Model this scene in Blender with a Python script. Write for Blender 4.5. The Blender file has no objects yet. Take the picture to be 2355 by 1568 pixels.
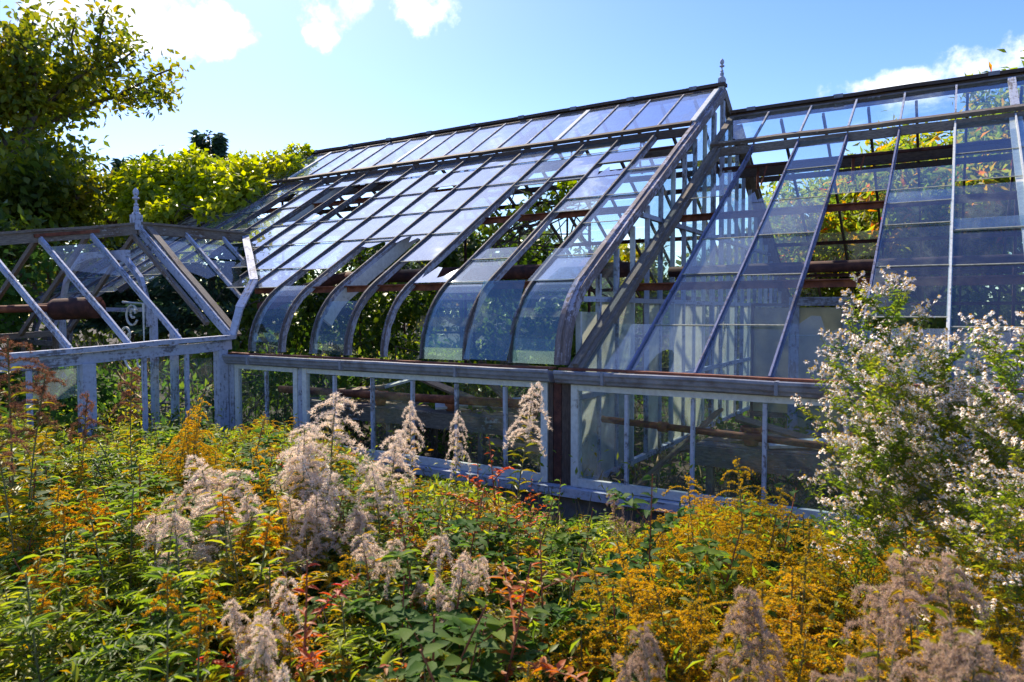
import bpy, math, random
import numpy as np
from mathutils import Vector
R = math.radians
random.seed(7)
rng = np.random.default_rng(11)
S = bpy.context.scene
COL = S.collection

# ------------------------------------------------------------------ camera
F_, CX_, CY_ = 1642., 1177., 784.
YAW, PIT = R(31.7), math.atan(67/1642.)
CAMZ = 1.9
cp, sp = math.cos(PIT), math.sin(PIT)
AF = np.array((-math.sin(YAW)*cp, math.cos(YAW)*cp, -sp))
AR = np.array((math.cos(YAW), math.sin(YAW), 0))
AU = np.array((-math.sin(YAW)*sp, math.cos(YAW)*sp, cp))
CAM = np.array((0, 0, CAMZ))
def ray(x, y): return AF + (x-CX_)/F_*AR + (CY_-y)/F_*AU
def pt(x, y, d): return CAM + ray(x, y)*d
def pix(p):
    v = np.array(p)-CAM; z = v@AF
    return (CX_+F_*(v@AR)/z, CY_-F_*(v@AU)/z, z)

# ------------------------------------------------------------------ material helpers
MATS = {}
class NT:
    def __init__(s, name):
        m = bpy.data.materials.new(name); m.use_nodes = True
        s.m = m; s.t = m.node_tree; s.t.nodes.clear()
        s.out = s.n('ShaderNodeOutputMaterial')
    def n(s, typ, ins=None, **kw):
        nd = s.t.nodes.new(typ)
        for k, v in kw.items(): setattr(nd, k, v)
        if ins:
            for k, v in ins.items():
                if isinstance(v, tuple) and len(v) == 2 and hasattr(v[0], 'outputs'):
                    s.t.links.new(v[0].outputs[v[1]], nd.inputs[k])
                elif hasattr(v, 'outputs'): s.t.links.new(v.outputs[0], nd.inputs[k])
                else: nd.inputs[k].default_value = v
        return nd
    def ramp(s, fac, stops, interp='LINEAR'):
        nd = s.n('ShaderNodeValToRGB', {'Fac': fac}); cr = nd.color_ramp; cr.interpolation = interp
        while len(cr.elements) < len(stops): cr.elements.new(.5)
        for e, (p, c) in zip(cr.elements, stops):
            e.position = p; e.color = (*c, 1) if len(c) == 3 else c
        return nd
    def math(s, op, a, b=0., c=None):
        nd = s.n('ShaderNodeMath', operation=op)
        for i, v in enumerate((a, b) if c is None else (a, b, c)):
            if isinstance(v, tuple): s.t.links.new(v[0].outputs[v[1]], nd.inputs[i])
            elif hasattr(v, 'outputs'): s.t.links.new(v.outputs[0], nd.inputs[i])
            else: nd.inputs[i].default_value = v
        return nd
    def mixc(s, fac, a, b, bt='MIX'):
        nd = s.n('ShaderNodeMix', data_type='RGBA', blend_type=bt)
        for i, v in ((0, fac), (6, a), (7, b)):
            if isinstance(v, tuple) and hasattr(v[0], 'outputs'): s.t.links.new(v[0].outputs[v[1]], nd.inputs[i])
            elif hasattr(v, 'outputs'): s.t.links.new(v.outputs[2] if v.bl_idname == 'ShaderNodeMix' else v.outputs[0], nd.inputs[i])
            else: nd.inputs[i].default_value = (*v, 1) if isinstance(v, tuple) else v
        return nd
    def surf(s, nd): s.t.links.new(nd.outputs[0], s.out.inputs['Surface']); return s.m

def wood_mat(name, paint, wood, amount, stain=(.10, .055, .03), rough=.75):
    """peeling paint over weathered wood; amount = how much paint is left. UV: u along the board in metres."""
    t = NT(name)
    uv = t.n('ShaderNodeUVMap')
    mp = t.n('ShaderNodeMapping', {'Vector': uv, 'Scale': (3., 40., 1.)})
    mp2 = t.n('ShaderNodeMapping', {'Vector': uv, 'Scale': (14., 60., 1.)})
    oi = t.n('ShaderNodeObjectInfo')
    n1 = t.n('ShaderNodeTexNoise', {'Vector': mp, 'Scale': 1., 'Detail': 6., 'Roughness': .65})
    n2 = t.n('ShaderNodeTexNoise', {'Vector': mp2, 'Scale': 1., 'Detail': 8., 'Roughness': .7})
    geo = t.n('ShaderNodeNewGeometry')
    n3 = t.n('ShaderNodeTexNoise', {'Vector': (geo, 'Position'), 'Scale': 2.3, 'Detail': 5., 'Roughness': .6})
    n4 = t.n('ShaderNodeTexNoise', {'Vector': (geo, 'Position'), 'Scale': 23., 'Detail': 5., 'Roughness': .7})
    f = t.math('ADD', t.math('MULTIPLY', n1, .35), t.math('ADD', t.math('MULTIPLY', n3, .35), t.math('MULTIPLY', n4, .3)))
    c = 1-amount
    pm = t.ramp(f, [(max(0, .30+c*.36), (0, 0, 0)), (min(1, .345+c*.36), (1, 1, 1))])
    wd = t.ramp(n2, [(.3, tuple(x*.45 for x in wood)), (.55, wood), (.75, tuple(min(1, x*1.5) for x in wood))])
    wd = t.mixc(t.ramp(n3, [(.5, (0, 0, 0)), (.7, (.8, .8, .8))]), wd, stain)
    pc = t.ramp(n4, [(.3, tuple(x*.72 for x in paint)), (.6, paint)])
    pc = t.mixc(t.math('MULTIPLY', oi.outputs['Random'] if 0 else (oi, 'Random'), .25), pc, tuple(x*.6 for x in paint))
    col = t.mixc(pm, wd, pc)
    bp = t.n('ShaderNodeBump', {'Strength': .55, 'Distance': .004, 'Height': t.math('ADD', n2, pm)})
    b = t.n('ShaderNodeBsdfPrincipled', {'Roughness': rough, 'Normal': bp, 'Specular IOR Level': .25})
    t.t.links.new(col.outputs[2], b.inputs['Base Color'])
    return t.surf(b)

def rust_mat(name, a, b_, c_, rough=.8):
    t = NT(name); geo = t.n('ShaderNodeNewGeometry')
    n1 = t.n('ShaderNodeTexNoise', {'Vector': (geo, 'Position'), 'Scale': 7., 'Detail': 8., 'Roughness': .7})
    n2 = t.n('ShaderNodeTexNoise', {'Vector': (geo, 'Position'), 'Scale': 60., 'Detail': 3.})
    col = t.ramp(n1, [(.32, a), (.5, b_), (.68, c_)])
    bp = t.n('ShaderNodeBump', {'Strength': .5, 'Distance': .003, 'Height': n2})
    b = t.n('ShaderNodeBsdfPrincipled', {'Roughness': rough, 'Normal': bp, 'Base Color': col, 'Metallic': .0, 'Specular IOR Level': .3})
    return t.surf(b)

def glass_mat(name, dust_haze, tint=(.90, .96, .95), dcol=(.55, .60, .66), rough=.015, reflect=1., base=.05, pw_=4.2):
    t = NT(name); geo = t.n('ShaderNodeNewGeometry'); oi = t.n('ShaderNodeObjectInfo')
    tr = t.n('ShaderNodeBsdfTransparent', {'Color': (*tint, 1)})
    wob = t.n('ShaderNodeTexNoise', {'Vector': (geo, 'Position'), 'Scale': 3.2, 'Detail': 1.})
    bp = t.n('ShaderNodeBump', {'Strength': .12, 'Distance': .02, 'Height': wob})
    gl = t.n('ShaderNodeBsdfGlossy', {'Roughness': rough, 'Color': (.85, .93, 1, 1), 'Normal': bp})
    lw = t.n('ShaderNodeLayerWeight', {'Blend': .5})
    fr = t.math('MULTIPLY_ADD', t.math('POWER', (lw, 'Facing'), pw_), .9*reflect, base)
    m1 = t.n('ShaderNodeMixShader', {0: fr, 1: tr, 2: gl})
    n1 = t.n('ShaderNodeTexNoise', {'Vector': (geo, 'Position'), 'Scale': 2.6, 'Detail': 7., 'Roughness': .62})
    mp = t.n('ShaderNodeMapping', {'Vector': (geo, 'Position'), 'Scale': (70., 3., 5.)})
    n2 = t.n('ShaderNodeTexNoise', {'Vector': mp, 'Scale': 1., 'Detail': 4.})
    d = t.ramp(t.math('ADD', t.math('MULTIPLY', n1, .7), t.math('MULTIPLY', n2, .3)), [(.35, (.25, .25, .25)), (.68, (1, 1, 1))])
    fac = t.math('MULTIPLY', d, t.math('MULTIPLY_ADD', (oi, 'Random'), dust_haze*.8, dust_haze*.6))
    df = t.n('ShaderNodeBsdfDiffuse', {'Color': (*dcol, 1)})
    tl = t.n('ShaderNodeBsdfTranslucent', {'Color': (*dcol, 1)})
    dd = t.n('ShaderNodeMixShader', {0: .5, 1: df, 2: tl})
    return t.surf(t.n('ShaderNodeMixShader', {0: fac, 1: m1, 2: dd}))

def leaf_mat(name, stops, trans=.5, tcol=1.6, spec=.35, rough=.5, var=.25, objvar=.35, scale=1.):
    """stops: colour ramp picked per leaf island and per plant"""
    t = NT(name); geo = t.n('ShaderNodeNewGeometry'); oi = t.n('ShaderNodeObjectInfo')
    n = t.n('ShaderNodeTexNoise', {'Vector': (geo, 'Position'), 'Scale': 2.2*scale, 'Detail': 3.})
    f = t.math('ADD', t.math('MULTIPLY', (geo, 'Random Per Island'), 1-objvar-.3),
               t.math('ADD', t.math('MULTIPLY', (oi, 'Random'), objvar), t.math('MULTIPLY_ADD', n, .9, -.3)))
    c = t.ramp(f, stops)
    tc = t.n('ShaderNodeHueSaturation', {'Color': c, 'Saturation': 1.1, 'Value': tcol, 'Hue': .49})
    b = t.n('ShaderNodeBsdfPrincipled', {'Base Color': c, 'Roughness': rough, 'Specular IOR Level': spec})
    tl = t.n('ShaderNodeBsdfTranslucent', {'Color': tc})
    return t.surf(t.n('ShaderNodeMixShader', {0: trans, 1: b, 2: tl}))

def plain_mat(name, col, rough=.8, nscale=8., amt=.35, bump=.3, dist=.01, trans=0):
    t = NT(name); geo = t.n('ShaderNodeNewGeometry')
    n1 = t.n('ShaderNodeTexNoise', {'Vector': (geo, 'Position'), 'Scale': nscale, 'Detail': 8., 'Roughness': .65})
    c = t.ramp(n1, [(.3, tuple(x*(1-amt) for x in col)), (.7, tuple(min(1, x*(1+amt)) for x in col))])
    bp = t.n('ShaderNodeBump', {'Strength': bump, 'Distance': dist, 'Height': n1})
    b = t.n('ShaderNodeBsdfPrincipled', {'Base Color': c, 'Roughness': rough, 'Normal': bp, 'Specular IOR Level': .25})
    if trans:
        tl = t.n('ShaderNodeBsdfTranslucent', {'Color': c})
        b = t.n('ShaderNodeMixShader', {0: trans, 1: b, 2: tl})
    return t.surf(b)

M = {}
M['white'] = wood_mat('peeling_white_paint', (.44, .475, .57), (.17, .16, .165), .62)
M['lav'] = wood_mat('faded_blue_white_paint', (.44, .48, .60), (.18, .175, .20), .62)
M['cap'] = wood_mat('dark_bar_capping', (.24, .24, .28), (.11, .10, .105), .4)
M['whiter'] = wood_mat('chalky_white_paint', (.62, .64, .62), (.24, .21, .17), .80)
M['grey'] = wood_mat('weathered_grey_wood', (.40, .40, .41), (.21, .175, .145), .28)
M['dark'] = wood_mat('dark_wet_wood', (.2, .19, .19), (.085, .062, .052), .2)
M['bar'] = wood_mat('faded_bar_paint', (.40, .42, .50), (.22, .20, .21), .55)
M['rake'] = wood_mat('flaking_mauve_board', (.42, .40, .47), (.20, .165, .165), .42)
M['navy'] = wood_mat('blue_grey_bar_paint', (.17, .19, .32), (.09, .09, .13), .6)
M['rust'] = rust_mat('rusty_iron', (.045, .018, .013), (.16, .05, .028), (.30, .11, .05))
M['rustdark'] = rust_mat('dark_rusty_iron', (.02, .011, .011), (.06, .022, .018), (.13, .05, .035))
M['gutter'] = rust_mat('grey_gutter_zinc', (.13, .12, .14), (.21, .22, .26), (.28, .29, .34), .6)
M['g0'] = glass_mat('old_clear_glass', .035, base=.03, pw_=4.6)
M['g1'] = glass_mat('dusty_glass', .05, tint=(.86, .92, .94), base=.025, pw_=4.8)
M['g2'] = glass_mat('hazy_glass', .16, dcol=(.6, .64, .66))
M['m1'] = glass_mat('sky_tinted_glass', .24, tint=(.66, .72, .84), dcol=(.46, .54, .66), base=.16, pw_=2.5)  # blue haze in both main roof glasses is painted, imitating the mirrored sky
M['m2'] = glass_mat('sky_tinted_hazy_glass', .36, tint=(.7, .76, .85), dcol=(.58, .63, .70), base=.12, pw_=2.8)
M['g3'] = glass_mat('whitewashed_glass', .95, dcol=(.72, .72, .64))
M['gc'] = glass_mat('greenish_curved_glass', .11, tint=(.80, .92, .88), dcol=(.45, .52, .5), base=.09, pw_=3.)
M['lap'] = plain_mat('grimy_glass_lap', (.50, .50, .42), .8, 40., .3, .1, trans=.4)
M['panel'] = plain_mat('cream_panel', (.50, .47, .34), .8, 3., .22, .2, trans=.45)
M['concrete'] = plain_mat('mossy_concrete', (.17, .16, .15), .9, 6., .5, .6)
M['soil'] = plain_mat('dark_soil', (.055, .042, .03), .95, 3., .5, .8, .05)
M['plank'] = wood_mat('bare_planks', (.34, .27, .20), (.23, .16, .105), .3)
M['bark'] = plain_mat('brown_bark', (.10, .075, .055), .9, 18., .5, .8)
M['stem'] = plain_mat('green_brown_stem', (.16, .15, .06), .7, 20., .4, .1)
M['stemred'] = plain_mat('red_brown_stem', (.24, .075, .04), .7, 20., .4, .1)
M['stemdry'] = plain_mat('straw_stem', (.34, .26, .15), .8, 20., .3, .1)
G = [(0., (.03, .065, .014)), (.3, (.08, .14, .02)), (.55, (.16, .22, .025)), (.8, (.28, .29, .035)), (.93, (.38, .27, .03)), (1., (.20, .10, .045))]
M['leaf'] = leaf_mat('weed_leaf', G, spec=.35, rough=.5, tcol=2.3)
M['leafdark'] = leaf_mat('broad_dark_leaf', [(0., (.03, .07, .018)), (.5, (.06, .13, .024)), (.8, (.14, .20, .025)), (.94, (.28, .22, .03)), (1., (.18, .08, .04))], .45, spec=.1, rough=.6, tcol=2.1)
M['leafgold'] = leaf_mat('yellowing_leaf', [(0., (.07, .11, .015)), (.35, (.15, .17, .02)), (.6, (.28, .22, .025)), (.85, (.38, .20, .03)), (1., (.36, .11, .03))], .5, rough=.4)
M['leafred'] = leaf_mat('reddening_leaf', [(0., (.22, .14, .025)), (.4, (.42, .16, .03)), (.75, (.5, .10, .03)), (1., (.42, .04, .03))], .5)
M['gold'] = leaf_mat('goldenrod_bloom', [(0., (.26, .25, .03)), (.25, (.48, .34, .025)), (.5, (.70, .47, .03)), (.75, (.80, .54, .03)), (1., (.52, .26, .04))], .45, tcol=1.3, spec=.1, rough=.8, objvar=.5, scale=1.5)
M['orange'] = leaf_mat('orange_bloom', [(0., (.50, .28, .02)), (.5, (.80, .44, .02)), (1., (.72, .27, .02))], .4, tcol=1.2, spec=.1, rough=.8, objvar=.4)
M['fluff'] = leaf_mat('pale_seed_fluff', [(0., (.58, .45, .32)), (.4, (.82, .69, .54)), (.8, (.90, .81, .68)), (1., (.64, .43, .28))], .5, tcol=1.2, spec=.05, rough=.9, objvar=.2)
M['fluffbrown'] = leaf_mat('mauve_brown_seed_fluff', [(0., (.26, .185, .13)), (.5, (.48, .36, .26)), (1., (.68, .51, .36))], .45, tcol=1.2, spec=.05, rough=.9, objvar=.3)
M['drybrown'] = leaf_mat('rust_brown_seed_head', [(0., (.16, .08, .04)), (.5, (.27, .14, .08)), (1., (.40, .23, .14))], .45, tcol=1.2, spec=.05, rough=.9)
M['petal'] = leaf_mat('white_aster_petal', [(0., (.78, .77, .80)), (.5, (.88, .87, .85)), (1., (.90, .85, .77))], .6, tcol=1.35, spec=.1, rough=.7)
M['disc'] = leaf_mat('aster_disc', [(0., (.62, .40, .03)), (.6, (.72, .42, .02)), (1., (.36, .16, .04))], .2, spec=.1, rough=.8)
M['treeleaf'] = leaf_mat('yellow_green_tree_leaf', [(0., (.03, .06, .012)), (.4, (.08, .125, .018)), (.65, (.20, .22, .02)), (.85, (.34, .28, .03)), (1., (.42, .20, .04))], .5, tcol=1.7, rough=.4, scale=.4)
M['vineleaf'] = leaf_mat('vine_leaf', [(0., (.07, .12, .015)), (.35, (.17, .24, .02)), (.7, (.36, .38, .025)), (1., (.50, .40, .03))], .55, tcol=2., rough=.4, scale=.3)
M['leafvine'] = leaf_mat('shaded_vine_leaf', [(0., (.015, .04, .008)), (.5, (.04, .09, .012)), (.85, (.13, .19, .02)), (1., (.28, .27, .03))], .45, tcol=1.5, rough=.45, scale=.3)  # darker copy of vine_leaf, with the shade under the roof put into its colour
M['sumac'] = leaf_mat('sumac_leaf', [(0., (.04, .08, .02)), (.4, (.11, .18, .025)), (.7, (.25, .27, .03)), (.86, (.48, .24, .03)), (1., (.55, .09, .04))], .55, tcol=2.4, scale=.8, objvar=.15)
M['fir'] = leaf_mat('dark_conifer', [(0., (.02, .05, .025)), (1., (.05, .10, .05))], .3, tcol=1.3, scale=.2)
M['woods'] = leaf_mat('far_wood_leaf', [(0., (.03, .06, .015)), (.5, (.08, .12, .02)), (.8, (.17, .17, .03)), (1., (.30, .18, .03))], .4, scale=.15)

# ------------------------------------------------------------------ mesh builder
class MB:
    def __init__(s): s.v = []; s.f = []; s.uv = []; s.mi = []; s.cur = 0
    def face(s, idx, uvs): s.f.append(idx); s.uv.extend(uvs); s.mi.append(s.cur)
    def sweep(s, pts, w, h, side, jit=0., centre=True, cap=True):
        """rectangle (w along side, h along the other normal) swept along pts; top face at the pts when centre is False"""
        pts = [Vector(p) for p in pts]; side = Vector(side).normalized(); n0 = len(s.v); L = 0; vo = random.random()*9; uo = random.random()*20
        us = []
        for i, p in enumerate(pts):
            d = (pts[min(i+1, len(pts)-1)]-pts[max(i-1, 0)]).normalized()
            sd = (side-d*side.dot(d)).normalized()
            up = sd.cross(d).normalized()
            if up.z < 0 or (abs(up.z) < 1e-6 and up.y > 0): up = -up
            if i: L += (p-pts[i-1]).length
            us.append(L+uo)
            j = Vector((random.gauss(0, 1), random.gauss(0, 1), random.gauss(0, 1)))*jit
            t_, b_ = (h/2, -h/2) if centre else (0, -h)
            for a, b in ((-w/2, b_), (w/2, b_), (w/2, t_), (-w/2, t_)): s.v.append(tuple(p+sd*a+up*b+j))
        vs = [0, w, w+h, 2*w+h, 2*w+2*h]
        for i in range(len(pts)-1):
            for k in range(4):
                a = n0+4*i+k; b = n0+4*i+(k+1) % 4
                s.face((a, b, b+4, a+4), [(us[i], vs[k]+vo), (us[i], vs[k+1]+vo), (us[i+1], vs[k+1]+vo), (us[i+1], vs[k]+vo)])
        if cap:
            e = n0+4*(len(pts)-1)
            s.face((n0+3, n0+2, n0+1, n0), [(uo, vo), (uo+.02, vo), (uo+.02, vo+w), (uo, vo+w)])
            s.face((e, e+1, e+2, e+3), [(uo, vo), (uo+.02, vo), (uo+.02, vo+w), (uo, vo+w)])
        return s
    def beam(s, p, q, w, h, side=(0, 0, 1), jit=.002, n=None, centre=True):
        p = Vector(p); q = Vector(q); n = n or max(1, int((q-p).length/.5))
        return s.sweep([p.lerp(q, i/n) for i in range(n+1)], w, h, side, jit, centre)
    def box(s, lo, hi):
        (x0, y0, z0), (x1, y1, z1) = lo, hi
        return s.beam(((x0+x1)/2, (y0+y1)/2, z0), ((x0+x1)/2, (y0+y1)/2, z1), x1-x0, y1-y0, (1, 0, 0), .0015) if z1-z0 >= max(x1-x0, y1-y0) else \
            (s.beam((x0, (y0+y1)/2, (z0+z1)/2), (x1, (y0+y1)/2, (z0+z1)/2), y1-y0, z1-z0, (0, 1, 0), .0015) if x1-x0 >= y1-y0 else
             s.beam(((x0+x1)/2, y0, (z0+z1)/2), ((x0+x1)/2, y1, (z0+z1)/2), x1-x0, z1-z0, (1, 0, 0), .0015))
    def tube(s, pts, r, n=8, r1=None, cap=True):
        pts = [Vector(p) for p in pts]; n0 = len(s.v); r1 = r if r1 is None else r1; L = 0
        ref = Vector((0, 0, 1)) if abs((pts[-1]-pts[0]).normalized().z) < .9 else Vector((1, 0, 0))
        for i, p in enumerate(pts):
            d = (pts[min(i+1, len(pts)-1)]-pts[max(i-1, 0)]).normalized()
            a = d.cross(ref).normalized(); b = d.cross(a)
            rr = r+(r1-r)*i/(len(pts)-1)
            for k in range(n):
                t = 2*math.pi*k/n; s.v.append(tuple(p+(a*math.cos(t)+b*math.sin(t))*rr))
        for i in range(len(pts)-1):
            for k in range(n):
                a = n0+i*n+k; b = n0+i*n+(k+1) % n
                s.face((a, b, b+n, a+n), [(i*.3, k*.1), (i*.3, k*.1+.1), (i*.3+.3, k*.1+.1), (i*.3+.3, k*.1)])
        if cap:
            e = n0+n*(len(pts)-1)
            s.face(tuple(range(n0+n-1, n0-1, -1)), [(0, 0)]*n); s.face(tuple(range(e, e+n)), [(0, 0)]*n)
        return s
    def lathe(s, prof, c, n=14):
        n0 = len(s.v); c = Vector(c)
        for r, z in prof:
            for k in range(n):
                t = 2*math.pi*k/n; s.v.append((c.x+r*math.cos(t), c.y+r*math.sin(t), c.z+z))
        for i in range(len(prof)-1):
            for k in range(n):
                a = n0+i*n+k; b = n0+i*n+(k+1) % n
                s.face((a, b, b+n, a+n), [(prof[i][1], k*.03), (prof[i][1], k*.03+.03), (prof[i+1][1], k*.03+.03), (prof[i+1][1], k*.03)])
        s.face(tuple(range(n0+(len(prof)-1)*n, n0+len(prof)*n)), [(0, 0)]*n)
        s.face(tuple(range(n0+n-1, n0-1, -1)), [(0, 0)]*n)
        return s
    def slab(s, pts, nrm, th):
        """flat polygon pts (any outline) with thickness th along nrm"""
        nrm = Vector(nrm).normalized()*th; n0 = len(s.v); n = len(pts)
        for p in pts: s.v.append(tuple(Vector(p)+nrm/2))
        for p in pts: s.v.append(tuple(Vector(p)-nrm/2))
        uvp = [(p[0], p[1]) for p in pts]
        s.face(tuple(range(n0, n0+n)), uvp); s.face(tuple(range(n0+2*n-1, n0+n-1, -1)), uvp)
        for i in range(n):
            j = (i+1) % n
            s.face((n0+i, n0+n+i, n0+n+j, n0+j), [(0, 0), (.01, 0), (.01, 1), (0, 1)])
        return s
    def build(s, name, mat, parent=None, smooth=False, loc=None):
        o_ = Vector(parent.matrix_world.translation if False else (WL[parent.name] if parent else (loc or (0, 0, 0))))
        me = bpy.data.meshes.new(name)
        me.from_pydata([(a-o_.x, b-o_.y, c-o_.z) for a, b, c in s.v], [], s.f)
        for m in (mat if isinstance(mat, list) else [mat]): me.materials.append(m)
        if isinstance(mat, list): me.polygons.foreach_set('material_index', s.mi)
        u = me.uv_layers.new(name='UVMap'); u.data.foreach_set('uv', np.array(s.uv, dtype=np.float32).ravel())
        if smooth: me.polygons.foreach_set('use_smooth', [True]*len(me.polygons))
        me.update()
        o = bpy.data.objects.new(name, me); COL.objects.link(o)
        if parent: o.parent = parent; WL[o.name] = tuple(o_)
        else: o.location = o_; WL[o.name] = tuple(o_)
        return o
WL = {}
def tag(o, label=None, cat=None, group=None, kind=None):
    if label: o['label'] = label
    if cat: o['category'] = cat
    if group: o['group'] = group
    if kind: o['kind'] = kind
    return o
def thing(name, loc, label, cat, group=None):
    o = bpy.data.objects.new(name, None); COL.objects.link(o); o.location = loc; o.empty_display_size = .1
    WL[o.name] = tuple(loc)
    return tag(o, label, cat, group)

# ------------------------------------------------------------------ leaf batches (numpy)
T8 = np.array([(0, 0, 0), (.33, -.5, .12), (.33, .5, .12), (.33, 0, .0), (.70, -.36, .02), (.70, .36, .02), (.70, 0, -.07), (1, 0, -.22)])
T8F = [(0, 3, 1), (0, 2, 3), (1, 3, 6, 4), (3, 2, 5, 6), (4, 6, 7), (6, 5, 7)]
T4 = np.array([(0, 0, 0), (.45, -.5, .10), (.45, .5, .10), (1, 0, -.1), (.5, 0, 0)])
T4F = [(0, 4, 1), (0, 2, 4), (4, 3, 1), (4, 2, 3)]
T3 = np.array([(0, -.5, 0), (0, .5, 0), (1, 0, 0)])
T3F = [(0, 1, 2)]
def norm(a): return a/np.maximum(np.linalg.norm(a, axis=1, keepdims=True), 1e-9)
class LB:
    """batch of leaves: collects template copies into one mesh"""
    def __init__(s): s.V = []; s.L = []; s.T = []; s.n = 0; s.mi = []
    def add(s, pos, d, nrm, L, W, tpl=T8, tf=T8F, mi=0):
        pos = np.atleast_2d(pos).astype(float); N = len(pos)
        d = norm(np.broadcast_to(d, (N, 3)).astype(float)); nrm = np.broadcast_to(nrm, (N, 3)).astype(float)
        b = norm(np.cross(nrm, d)+1e-6); u = np.cross(d, b)
        L = np.broadcast_to(L, (N,)); W = np.broadcast_to(W, (N,))
        P = pos[:, None, :] + d[:, None, :]*(tpl[None, :, 0:1]*L[:, None, None]) + b[:, None, :]*(tpl[None, :, 1:2]*W[:, None, None]) + u[:, None, :]*(tpl[None, :, 2:3]*L[:, None, None])
        k = len(tpl); base = s.n+np.arange(N)*k
        s.V.append(P.reshape(-1, 3)); s.n += N*k
        for f in tf:
            idx = base[:, None]+np.array(f)[None, :]
            s.L.append((idx, mi))
        return s
    def mesh(s, name, mats, smooth=False, off=(0, 0, 0)):
        me = bpy.data.meshes.new(name)
        V = np.concatenate(s.V)-np.array(off)
        me.vertices.add(len(V)); me.vertices.foreach_set('co', V.astype(np.float32).ravel())
        loops = np.concatenate([a.ravel() for a, _ in s.L]).astype(np.int32)
        tot = np.concatenate([np.full(len(a), a.shape[1]) for a, _ in s.L]).astype(np.int32)
        mi = np.concatenate([np.full(len(a), m) for a, m in s.L]).astype(np.int32)
        st = np.concatenate(([0], np.cumsum(tot)[:-1])).astype(np.int32)
        me.loops.add(len(loops)); me.loops.foreach_set('vertex_index', loops)
        me.polygons.add(len(tot)); me.polygons.foreach_set('loop_start', st); me.polygons.foreach_set('loop_total', tot)
        for m in (mats if isinstance(mats, list) else [mats]): me.materials.append(m)
        me.polygons.foreach_set('material_index', mi)
        if smooth: me.polygons.foreach_set('use_smooth', np.ones(len(tot), bool))
        me.update(calc_edges=True); me.validate()
        return me
    def build(s, name, mats, parent=None, smooth=False):
        off = WL[parent.name] if parent else (0, 0, 0)
        o = bpy.data.objects.new(name, s.mesh(name, mats, smooth, off)); COL.objects.link(o)
        if parent: o.parent = parent
        WL[o.name] = tuple(off)
        return o
def rdir(n, zb=0.):
    v = rng.normal(size=(n, 3)); v[:, 2] += zb; return norm(v)

# ================================================================== MAIN GREENHOUSE
SL = .637
XE = -2.92                              # the gable end
PITCH = .515
RY, RZ = 10.5, 5.12
EY = 5.5
XEND = XE-PITCH*19
def zm(y): return RZ+SL*(y-RY)
def curve(n=9):
    P = [(5.5, 1.44), (5.5, 1.80), (5.72, 2.075), (5.98, zm(5.98))]; out = []
    for i in range(n+1):
        t = i/n; a = (1-t)**3; b = 3*t*(1-t)**2; c = 3*t*t*(1-t); d = t**3
        out.append((a*P[0][0]+b*P[1][0]+c*P[2][0]+d*P[3][0], a*P[0][1]+b*P[1][1]+c*P[2][1]+d*P[3][1]))
    return out
CV = curve()
def offs(yz, o):
    """move a (y,z) path inward (down) by o along its normal"""
    r = []
    for i, (y, z) in enumerate(yz):
        a = yz[max(i-1, 0)]; b = yz[min(i+1, len(yz)-1)]; dy, dz = b[0]-a[0], b[1]-a[1]; l = math.hypot(dy, dz)
        r.append((y+dz/l*o, z-dy/l*o))
    return r
SLOPE_N = Vector((0, -SL, 1)).normalized()
def roof_path(y0, y1, o=0.):
    return [(y, zm(y)-o/math.cos(math.atan(SL))) for y in np.linspace(y0, y1, max(2, int((y1-y0)/.45)+1))]

gh = thing('greenhouse', (-6.5, 10.5, 0), 'tall derelict greenhouse with curved eave glass and a finial on its gable peak', 'greenhouse')
XS = [XE]+[XE-PITCH*j for j in range(1, 20)]
def glazing_bar(X, w=.034, h=.05, mat='bar', y1=9.3, parent=gh):
    mb = MB()
    path = CV+roof_path(6.3, y1)
    mb.sweep([(X, y, z) for y, z in offs(path, .044)], w, h, (1, 0, 0), .003, centre=False)
    g = mb.build('glazing_bar', M[mat], parent)
    mb = MB(); mb.sweep([(X, y, z) for y, z in offs(path, .004)], w*.5, .036, (1, 0, 0), .001, centre=False)
    mb.build('bar_capping', M['cap'], g); return g
for j in range(1, 20):
    if abs(XS[j]+9.21) < 1.83:        # here the porch roof cuts into the slope: bars start above the valley
        yv = 5.5+(1.83-abs(XS[j]+9.21))*.92+.05
        mb = MB(); pth = roof_path(max(6.0, yv), 9.3)
        mb.sweep([(XS[j], y, z) for y, z in pth], .015, .03, (1, 0, 0), .0015, centre=False)
        mb.sweep([(XS[j], y, z) for y, z in offs(pth, .031)], .04, .05, (1, 0, 0), .0015, centre=False)
        mb.build('glazing_bar', M['cap'], gh)
    else:
        glazing_bar(XS[j], mat='bar', w=.036+.010*(j % 4 == 1))
# every fourth bar carries a flat iron-stained principal rafter below it
for j in (6, 12, 18):
    mb = MB(); X = XS[j]+.0
    pth = offs(CV[4:]+roof_path(6.3, 10.4), .085)
    if j == 12: pth = offs(roof_path(7.6, 10.4), .085)
    mb.sweep([(X, y, z) for y, z in pth], .045, .15, (1, 0, 0), .002, centre=False)
    mb.build('principal_rafter', M['whiter'], gh)
# gable end rake: double white board
mb = MB(); pth = CV+roof_path(6.3, 10.46)
mb.sweep([(XE-.005, y, z) for y, z in offs(pth, -.03)], .05, .05, (1, 0, 0), .002, centre=False)
mb.sweep([(XE+.045, y, z) for y, z in offs(pth, -.008)], .05, .10, (1, 0, 0), .002, centre=False)
mb.sweep([(XE-.02, y, z) for y, z in offs(pth, .021)], .07, .10, (1, 0, 0), .002, centre=False)
mb.build('gable_rake', M['rake'], gh)
mb = MB(); mb.sweep([(XE+.01, 2*RY-y, z) for y, z in reversed(offs(pth, -.02))], .10, .15, (1, 0, 0), .002, centre=False)
mb.build('gable_rake', M['grey'], gh)
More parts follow.
